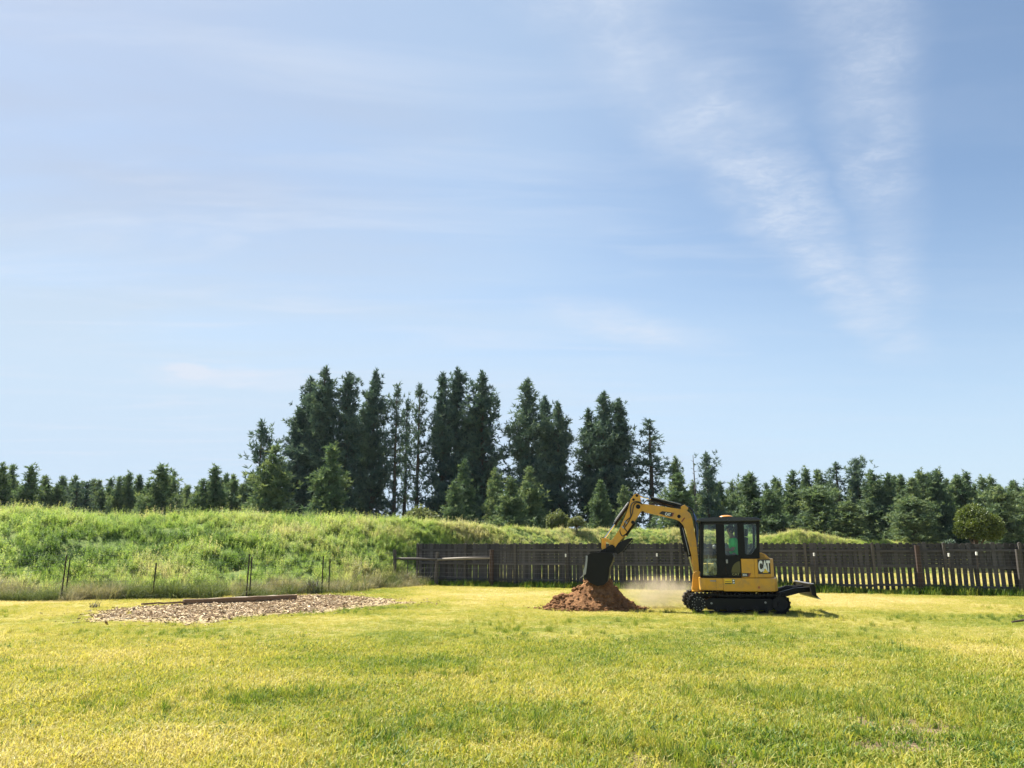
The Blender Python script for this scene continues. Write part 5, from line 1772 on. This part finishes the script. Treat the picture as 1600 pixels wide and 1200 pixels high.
bm = bmesh.new()
add_prism(bm, [(-1.375, 2.46), (-1.35, 2.43), (-1.25, 2.55), (-1.275, 2.575)], BV - 0.117, BV - 0.108)
ex('boom_marking', bm, 'decal_red', BO)
bm = bmesh.new()
add_prism(bm, [(-1.99, 2.685), (-1.90, 2.755), (-1.555, 2.70), (-1.60, 2.60), (-1.70, 2.595)], BV - 0.118, BV - 0.109)
ex('boom_decal', bm, 'decal_black', BO)
bm = bmesh.new()
add_prism(bm, [(-1.635, 2.598), (-1.60, 2.600), (-1.555, 2.702), (-1.595, 2.709)], BV - 0.120, BV - 0.1185)
ex('decal_tail', bm, 'decal_red', BO)
t_ = text('boom_lettering', 'CAT', 0.088, 0.16, 'decal_white', BO, (0, 0, 0), 0, 0.035)
t_.location = (-1.735, BV - 0.122, 2.662)
t_.rotation_euler = (0, rad(9), 0)
# light bar of bright hose clamps along the boom's back
bm = bmesh.new()
for xq in (-2.30, -2.16, -1.70, -1.45):
    add_box(bm, (xq, BV, 2.965 - (xq + 2.5) * 0.155), (0.05, 0.16, 0.05), Matrix.Rotation(rad(9), 3, 'Y'), 0.006)
ex('hose_clamp', bm, 'steel_worn', BO)

stick_p = [(-2.60, 3.265), (-2.685, 3.235), (-2.78, 3.10), (-2.87, 2.82), (-2.965, 2.60), (-3.14, 2.22), (-3.33, 1.955), (-3.43, 1.86), (-3.44, 1.76), (-3.36, 1.705), (-3.26, 1.73), (-3.19, 1.85), (-3.00, 2.06),
           (-2.80, 2.32), (-2.66, 2.52), (-2.52, 2.73), (-2.475, 2.86), (-2.50, 3.05), (-2.51, 3.21)]
bm = bmesh.new()
add_prism(bm, stick_p, BV - 0.155, BV - 0.115, 0.010)
add_prism(bm, stick_p, BV + 0.115, BV + 0.155, 0.010)
core = [(-2.86, 2.72), (-2.965, 2.59), (-3.13, 2.22), (-3.33, 1.965), (-3.42, 1.86), (-3.43, 1.77), (-3.36, 1.715), (-3.27, 1.74), (-3.20, 1.86), (-3.00, 2.08), (-2.81, 2.34), (-2.72, 2.50)]
add_prism(bm, core, BV - 0.114, BV + 0.114)
STK = ex('stick', bm, 'yellow')
for (px_, pz_, r_) in ((-2.60, 3.205, 0.040), (-2.70, 3.09, 0.036), (-2.575, 2.885, 0.065), (-3.36, 1.785, 0.045), (-2.74, 2.44, 0.05)):
    bm = bmesh.new()
    add_cyl(bm, (px_, BV - 0.172, pz_), (px_, BV + 0.172, pz_), r_, n=14)
    ex('pivot_pin', bm, 'steel_dark', STK)
# hydraulic cylinders
def ram(name, a, b, share, r_, v=BV, guard=False):
    A, B = Vector((a[0], v, a[1])), Vector((b[0], v, b[1]))
    Cq = A.lerp(B, share)
    bm_ = bmesh.new()
    add_cyl(bm_, A, Cq, r_, n=16)
    add_cyl(bm_, Cq - (Cq - A).normalized() * 0.05, Cq, r_ * 1.14, n=16)
    add_cyl(bm_, (A.x, v - r_ * 1.2, A.z), (A.x, v + r_ * 1.2, A.z), r_ * 1.05, n=12)
    o_ = ex(name, bm_, 'black_paint')
    bm_ = bmesh.new()
    add_cyl(bm_, Cq, B, r_ * 0.50, n=12)
    ex('piston_rod', bm_, 'chrome', o_)
    bm_ = bmesh.new()
    add_cyl(bm_, (B.x, v - r_ * 1.1, B.z), (B.x, v + r_ * 1.1, B.z), r_ * 0.95, n=12)
    ex('rod_eye', bm_, 'steel_dark', o_)
    return o_


SC1 = ram('stick_cylinder', (-1.27, 2.86), (-2.57, 3.215), 0.72, 0.055)
bm = bmesh.new()
add_tube(bm, [(-1.35, BV - 0.05, 2.945), (-1.9, BV - 0.05, 3.09), (-2.18, BV - 0.05, 3.165)], 0.014, 7)
ex('steel_pipe', bm, 'steel_worn', SC1)
bm = bmesh.new()
add_prism(bm, [(-1.20, 2.74), (-1.36, 2.80), (-1.36, 2.88), (-1.25, 2.93), (-1.15, 2.84)], BV - 0.10, BV + 0.10, 0.01)
ex('cylinder_bracket', bm, 'yellow', BO)
BC1 = ram('boom_cylinder', (-1.405, 2.50), (-1.045, 0.84), 0.62, 0.062)
bm = bmesh.new()
add_prism(bm, [(-1.46, 2.44), (-1.39, 2.46), (-1.245, 1.62), (-1.31, 1.60)], BV - 0.075, BV - 0.065)
ex('rod_guard', bm, 'black_paint', BC1)
bm = bmesh.new()
add_tube(bm, [(-1.345, BV - 0.045, 2.30), (-1.22, BV - 0.075, 1.70), (-1.19, BV - 0.07, 1.52)], 0.014, 7)
ex('steel_pipe', bm, 'steel_worn', BC1)
KC = ram('bucket_cylinder', (-2.79, 3.03), (-3.60, 1.955), 0.60, 0.048)
bm = bmesh.new()
add_tube(bm, [(-2.86, BV - 0.06, 3.02), (-3.22, BV - 0.06, 2.55), (-3.27, BV - 0.05, 2.48)], 0.012, 6)
ex('steel_pipe', bm, 'steel_worn', KC)
# bucket linkage: side links and the curved power link
for v in (BV - 0.185, BV + 0.160):
    bm = bmesh.new()
    add_prism(bm, [(-3.64, 1.99), (-3.56, 2.00), (-3.33, 1.90), (-3.30, 1.82), (-3.36, 1.80), (-3.56, 1.91), (-3.62, 1.91)], v, v + 0.025, 0.006)
    ex('side_link', bm, 'yellow')
bm = bmesh.new()
add_prism(bm, [(-3.655, 1.98), (-3.55, 1.98), (-3.565, 1.80), (-3.54, 1.60), (-3.61, 1.58), (-3.67, 1.72)], BV - 0.10, BV + 0.10, 0.012)
ex('bucket_link', bm, 'yellow')
# thumb behind the bucket
bm = bmesh.new()
for v in (BV - 0.15, BV + 0.09):
    add_prism(bm, [(-3.34, 1.72), (-3.24, 1.82), (-2.96, 1.96), (-2.78, 2.00), (-2.76, 1.96), (-2.90, 1.83), (-3.06, 1.62), (-3.20, 1.53), (-3.30, 1.60)], v, v + 0.06, 0.006)
add_box(bm, (-3.05, BV, 1.80), (0.05, 0.26, 0.16), Matrix.Rotation(rad(-35), 3, 'Y'))
add_box(bm, (-2.90, BV, 1.90), (0.04, 0.26, 0.10), Matrix.Rotation(rad(-35), 3, 'Y'))
TH = ex('thumb', bm, 'steel_dark')
for k in range(5):
    bm = bmesh.new()
    t = k / 5
    add_prism(bm, [(-3.07 + 0.30 * t, 1.60 + 0.34 * t), (-3.01 + 0.30 * t, 1.585 + 0.34 * t), (-2.99 + 0.30 * t, 1.67 + 0.34 * t)], BV - 0.16, BV - 0.09)
    ex('thumb_tooth', bm, 'black_paint', TH)
ram('thumb_cylinder', (-2.72, 2.40), (-3.12, 1.85), 0.60, 0.042, BV)
# bucket
B0, B1 = BV - 0.36, BV + 0.34
outer = [(-4.075, 1.49), (-3.98, 1.555), (-3.80, 1.585), (-3.36, 1.575), (-3.31, 1.45), (-3.36, 1.31), (-3.43, 1.17), (-3.445, 1.02), (-3.49, 0.80), (-3.61, 0.68), (-3.80, 0.65), (-4.01, 0.75), (-4.17, 0.92)]
inner = [(-4.135, 0.945), (-3.99, 0.785), (-3.81, 0.69), (-3.63, 0.72), (-3.525, 0.825), (-3.483, 1.03), (-3.468, 1.18), (-3.40, 1.32), (-3.355, 1.45), (-3.395, 1.535), (-3.80, 1.55), (-3.97, 1.52), (-4.065, 1.45)]
bm = bmesh.new()
n_ = len(outer)
ra = [[bm.verts.new((p_[0], v, p_[1])) for p_ in P] for P, v in ((outer, B0), (outer, B1), (inner[::-1], B0), (inner[::-1], B1))]
for i in range(n_ - 1):
    bm.faces.new((ra[0][i], ra[0][i + 1], ra[1][i + 1], ra[1][i]))
    bm.faces.new((ra[2][i], ra[2][i + 1], ra[3][i + 1], ra[3][i]))
    bm.faces.new((ra[0][i], ra[0][i + 1], ra[2][i + 1], ra[2][i]))
    bm.faces.new((ra[1][i], ra[1][i + 1], ra[3][i + 1], ra[3][i]))
for i in (0, n_ - 1):
    bm.faces.new((ra[0][i], ra[1][i], ra[3][i], ra[2][i]))
plate = outer + [(-4.145, 1.08), (-4.10, 1.25), (-4.085, 1.38)]
for v in (B0 - 0.004, B1 - 0.016):
    add_prism(bm, plate, v, v + 0.02)
BK = ex('bucket', bm, 'black_paint')
for v in (B0 - 0.014, B1 + 0.006):
    bm = bmesh.new()
    add_prism(bm, [(-4.10, 1.50), (-4.045, 1.49), (-4.055, 1.36), (-4.085, 1.15), (-4.11, 0.98), (-4.20, 0.935), (-4.175, 1.08), (-4.125, 1.25), (-4.105, 1.38)], v, v + 0.022, 0.004)
    ex('side_cutter', bm, 'steel_worn', BK)
for k in range(5):
    v = B0 + 0.05 + k * (B1 - B0 - 0.16) / 4
    bm = bmesh.new()
    add_prism(bm, [(-4.12, 1.00), (-4.20, 0.955), (-4.29, 0.87), (-4.185, 0.925), (-4.09, 0.93)], v, v + 0.06, 0.006)
    ex('bucket_tooth', bm, 'steel_worn', BK)
for v in (BV - 0.17, BV + 0.14):
    bm = bmesh.new()
    add_prism(bm, [(-3.74, 1.575), (-3.66, 1.66), (-3.55, 1.70), (-3.40, 1.80), (-3.28, 1.77), (-3.27, 1.57)], v, v + 0.035, 0.006)
    ex('hinge_plate', bm, 'black_paint', BK)
bm = bmesh.new()
add_box(bm, (-3.86, BV - 0.02, 1.60), (0.30, 0.42, 0.03), Matrix.Rotation(rad(-4), 3, 'Y'), 0.006)
add_cyl(bm, (-3.58, BV - 0.2, 1.64), (-3.58, BV + 0.2, 1.64), 0.035)
ex('coupler', bm, 'steel_dark', BK)
# hydraulic hoses
def hose(pts, r_, mat, parent):
    bm_ = bmesh.new()
    add_tube(bm_, spline(pts, 6), r_, 7)
    return ex('hose', bm_, mat, parent)


hose([(-1.02, BV - 0.06, 1.45), (-0.985, BV - 0.06, 2.0), (-1.0, BV - 0.07, 2.5), (-1.06, BV - 0.06, 2.76), (-1.22, BV - 0.05, 2.86), (-1.5, BV - 0.05, 2.86), (-1.95, BV - 0.05, 2.94), (-2.2, BV - 0.04, 2.99)], 0.018, 'hose', BO)
hose([(-0.99, BV, 1.45), (-0.955, BV, 2.0), (-0.975, BV, 2.5), (-1.04, BV, 2.79), (-1.22, BV + 0.01, 2.89), (-1.5, BV + 0.02, 2.90), (-1.95, BV + 0.02, 2.97)], 0.018, 'hose', BO)
hose([(-0.985, BV - 0.05, 1.75), (-0.93, BV - 0.05, 2.12), (-0.955, BV - 0.04, 2.45), (-1.02, BV - 0.03, 2.70)], 0.026, 'hose_blue', BO)
hose([(-0.955, BV + 0.03, 1.80), (-0.905, BV + 0.03, 2.18), (-0.94, BV + 0.03, 2.50), (-1.02, BV + 0.03, 2.72)], 0.024, 'hose_blue', BO)
hose([(-2.02, BV - 0.09, 2.92), (-2.15, BV - 0.11, 3.03), (-2.28, BV - 0.10, 3.08), (-2.38, BV - 0.08, 3.02), (-2.42, BV - 0.06, 2.97)], 0.015, 'hose', BO)
hose([(-1.80, BV - 0.08, 2.89), (-2.0, BV - 0.10, 2.985), (-2.16, BV - 0.10, 3.03), (-2.28, BV - 0.08, 2.98)], 0.014, 'hose', BO)
hose([(-2.46, BV - 0.17, 2.99), (-2.62, BV - 0.19, 3.03), (-2.76, BV - 0.185, 2.96), (-2.80, BV - 0.18, 2.78), (-2.80, BV - 0.17, 2.60), (-2.93, BV - 0.17, 2.48), (-3.02, BV - 0.165, 2.30)], 0.015, 'hose', STK)
hose([(-2.44, BV - 0.165, 2.96), (-2.60, BV - 0.185, 3.00), (-2.70, BV - 0.18, 2.92), (-2.76, BV - 0.18, 2.66), (-2.90, BV - 0.17, 2.40), (-2.98, BV - 0.165, 2.28), (-2.90, BV - 0.165, 2.16)], 0.013, 'hose', STK)
hose([(-3.04, BV - 0.12, 2.36), (-3.12, BV - 0.15, 2.20), (-3.05, BV - 0.165, 2.05), (-2.95, BV - 0.14, 2.12)], 0.014, 'hose', STK)
bm = bmesh.new()
add_box(bm, (-2.94, BV - 0.165, 2.44), (0.10, 0.03, 0.05), Matrix.Rotation(rad(50), 3, 'Y'), 0.004)
add_box(bm, (-3.03, BV - 0.165, 2.30), (0.08, 0.03, 0.04), Matrix.Rotation(rad(50), 3, 'Y'), 0.004)
ex('hose_fitting', bm, 'steel_worn', STK)
bm = bmesh.new()
add_box(bm, (-2.445, BV - 0.12, 2.70), (0.07, 0.06, 0.11), None, 0.01)
ex('work_light', bm, 'black_paint', BO)

# ------------------------------------------------------------------ the operator
def skin_mesh(name, joints, edges, sub=2):
    me = bpy.data.meshes.new(name)
    me.from_pydata([j[:3] for j in joints], edges, [])
    o_ = bpy.data.objects.new(name, me)
    COL.objects.link(o_)
    md = o_.modifiers.new('skin', 'SKIN')
    md.use_smooth_shade = True
    for i, j in enumerate(joints):
        r_ = j[3] if isinstance(j[3], tuple) else (j[3], j[3])
        me.skin_vertices[0].data[i].radius = r_
        me.skin_vertices[0].data[i].use_root = (i == 0)
    sb = o_.modifiers.new('sub', 'SUBSURF')
    sb.levels = sb.render_levels = sub
    dg = bpy.context.evaluated_depsgraph_get()
    out = bpy.data.meshes.new_from_object(o_.evaluated_get(dg))
    bpy.data.objects.remove(o_)
    out.name = name
    return out


a_ = rad(-11)
seat = Vector((0.06, -0.36, 1.38))
pw = Matrix.Rotation(a_, 3, 'Z') @ seat
PR = empty('person', (6.2 + pw.x, 22.3 + pw.y, pw.z), a_)
tag(PR, 'digger operator in bright green shirt and dark cap seated in the cab', 'person')
J = [(0, 0, 0.09, (0.15, 0.115)), (-0.02, 0, 0.28, (0.145, 0.10)), (-0.05, 0, 0.48, (0.17, 0.105)), (-0.07, 0, 0.60, (0.085, 0.075)), (-0.09, 0, 0.68, 0.055), (-0.115, 0, 0.76, (0.075, 0.085)), (-0.115, 0, 0.87, (0.080, 0.095)), (-0.105, 0, 0.94, 0.055)]
E_ = [(0, 1), (1, 2), (2, 3), (3, 4), (4, 5), (5, 6), (6, 7)]
for s_ in (-1, 1):
    i = len(J)
    J += [(-0.05, 0.20 * s_, 0.53, 0.068), (-0.09, 0.25 * s_, 0.28, 0.048), (-0.30, 0.28 * s_, 0.30, 0.036), (-0.37, 0.29 * s_, 0.315, 0.030)]
    E_ += [(2, i), (i, i + 1), (i + 1, i + 2), (i + 2, i + 3)]
    i = len(J)
    J += [(-0.10, 0.10 * s_, 0.07, 0.092), (-0.44, 0.12 * s_, 0.10, 0.066), (-0.58, 0.12 * s_, -0.27, 0.046), (-0.60, 0.12 * s_, -0.33, 0.042), (-0.72, 0.12 * s_, -0.355, 0.036)]
    E_ += [(0, i), (i, i + 1), (i + 1, i + 2), (i + 2, i + 3), (i + 3, i + 4)]
body = link('body', skin_mesh('body', J, E_), PR, M['skin'])
J = [(0.02, 0, 0.06, (0.185, 0.185)), (0.0, 0, 0.28, (0.185, 0.180)), (-0.03, 0, 0.48, (0.20, 0.175)), (-0.06, 0, 0.60, (0.11, 0.11))]
E_ = [(0, 1), (1, 2), (2, 3)]
for s_ in (-1, 1):
    i = len(J)
    J += [(-0.05, 0.215 * s_, 0.53, 0.092), (-0.09, 0.245 * s_, 0.34, 0.076)]
    E_ += [(2, i), (i, i + 1)]
link('shirt', skin_mesh('shirt', J, E_), PR, M['shirt'])
J = [(0.0, 0, 0.04, (0.165, 0.125))]
E_ = []
for s_ in (-1, 1):
    i = len(J)
    J += [(-0.10, 0.10 * s_, 0.07, 0.104), (-0.44, 0.12 * s_, 0.10, 0.080), (-0.57, 0.12 * s_, -0.25, 0.062)]
    E_ += [(0, i), (i, i + 1), (i + 1, i + 2)]
link('trousers', skin_mesh('trousers', J, E_), PR, M['jeans'])
for s_ in (-1, 1):
    bm = bmesh.new()
    add_prism(bm, [(-0.54, -0.24), (-0.64, -0.24), (-0.68, -0.31), (-0.78, -0.345), (-0.78, -0.385), (-0.53, -0.385)], 0.12 * s_ - 0.048, 0.12 * s_ + 0.048, 0.018)
    obj('boot', bm, M['boot'], PR)
    bm = bmesh.new()                                  # hand closed on the joystick
    add_box(bm, (-0.405, 0.295 * s_, 0.318), (0.085, 0.040, 0.075), None, 0.014)
    for k, L in enumerate((0.050, 0.056, 0.053, 0.042)):
        z_ = 0.348 - 0.020 * k
        add_tube(bm, [(-0.435, 0.295 * s_, z_), (-0.435 - L * 0.6, 0.290 * s_, z_), (-0.445 - L * 0.75, 0.265 * s_, z_ - 0.003), (-0.43 - L * 0.3, 0.250 * s_, z_ - 0.004)], [0.0095, 0.009, 0.0085, 0.007], 6)
    add_tube(bm, [(-0.39, 0.285 * s_, 0.345), (-0.41, 0.262 * s_, 0.365), (-0.445, 0.250 * s_, 0.368)], [0.011, 0.010, 0.008], 6)
    obj('hand', bm, M['skin'], PR, True)
bm = bmesh.new()                                      # cap with a peak
bmesh.ops.create_uvsphere(bm, u_segments=18, v_segments=10, radius=1.0)
bmesh.ops.delete(bm, geom=[v for v in bm.verts if v.co.z < -0.08], context='VERTS')
bmesh.ops.transform(bm, matrix=Matrix.Translation((-0.11, 0, 0.865)) @ Matrix.Diagonal((0.112, 0.098, 0.105, 1)), verts=bm.verts)
add_box(bm, (-0.245, 0, 0.872), (0.12, 0.14, 0.012), Matrix.Rotation(rad(10), 3, 'Y'), 0.004)
obj('cap', bm, M['cap'], PR, True)
bm = bmesh.new()                                      # dark hair at sides and back, added to paint the head's silhouette shade
bmesh.ops.create_uvsphere(bm, u_segments=16, v_segments=10, radius=1.0)
bmesh.ops.transform(bm, matrix=Matrix.Translation((-0.092, 0, 0.815)) @ Matrix.Diagonal((0.088, 0.094, 0.100, 1)), verts=bm.verts)
obj('hair', bm, M['cap'], PR, True)
bm = bmesh.new()
add_prism(bm, [(-0.185, 0.80), (-0.222, 0.765), (-0.185, 0.755)], -0.012, 0.012, 0.004)
obj('nose', bm, M['skin'], PR)
for s_ in (-1, 1):
    bm = bmesh.new()
    bmesh.ops.create_uvsphere(bm, u_segments=8, v_segments=6, radius=0.010, matrix=Matrix.Translation((-0.187, 0.032 * s_, 0.808)))
    obj('eye', bm, M['cap'], PR, True)
    bm = bmesh.new()
    bmesh.ops.create_uvsphere(bm, u_segments=8, v_segments=6, radius=1.0, matrix=Matrix.Translation((-0.10, 0.088 * s_, 0.785)) @ Matrix.Diagonal((0.020, 0.010, 0.032, 1)))
    obj('ear', bm, M['skin'], PR, True)
bm = bmesh.new()
add_box(bm, (-0.186, 0, 0.722), (0.012, 0.045, 0.010), None, 0.003)
obj('mouth', bm, M['reflector'], PR)
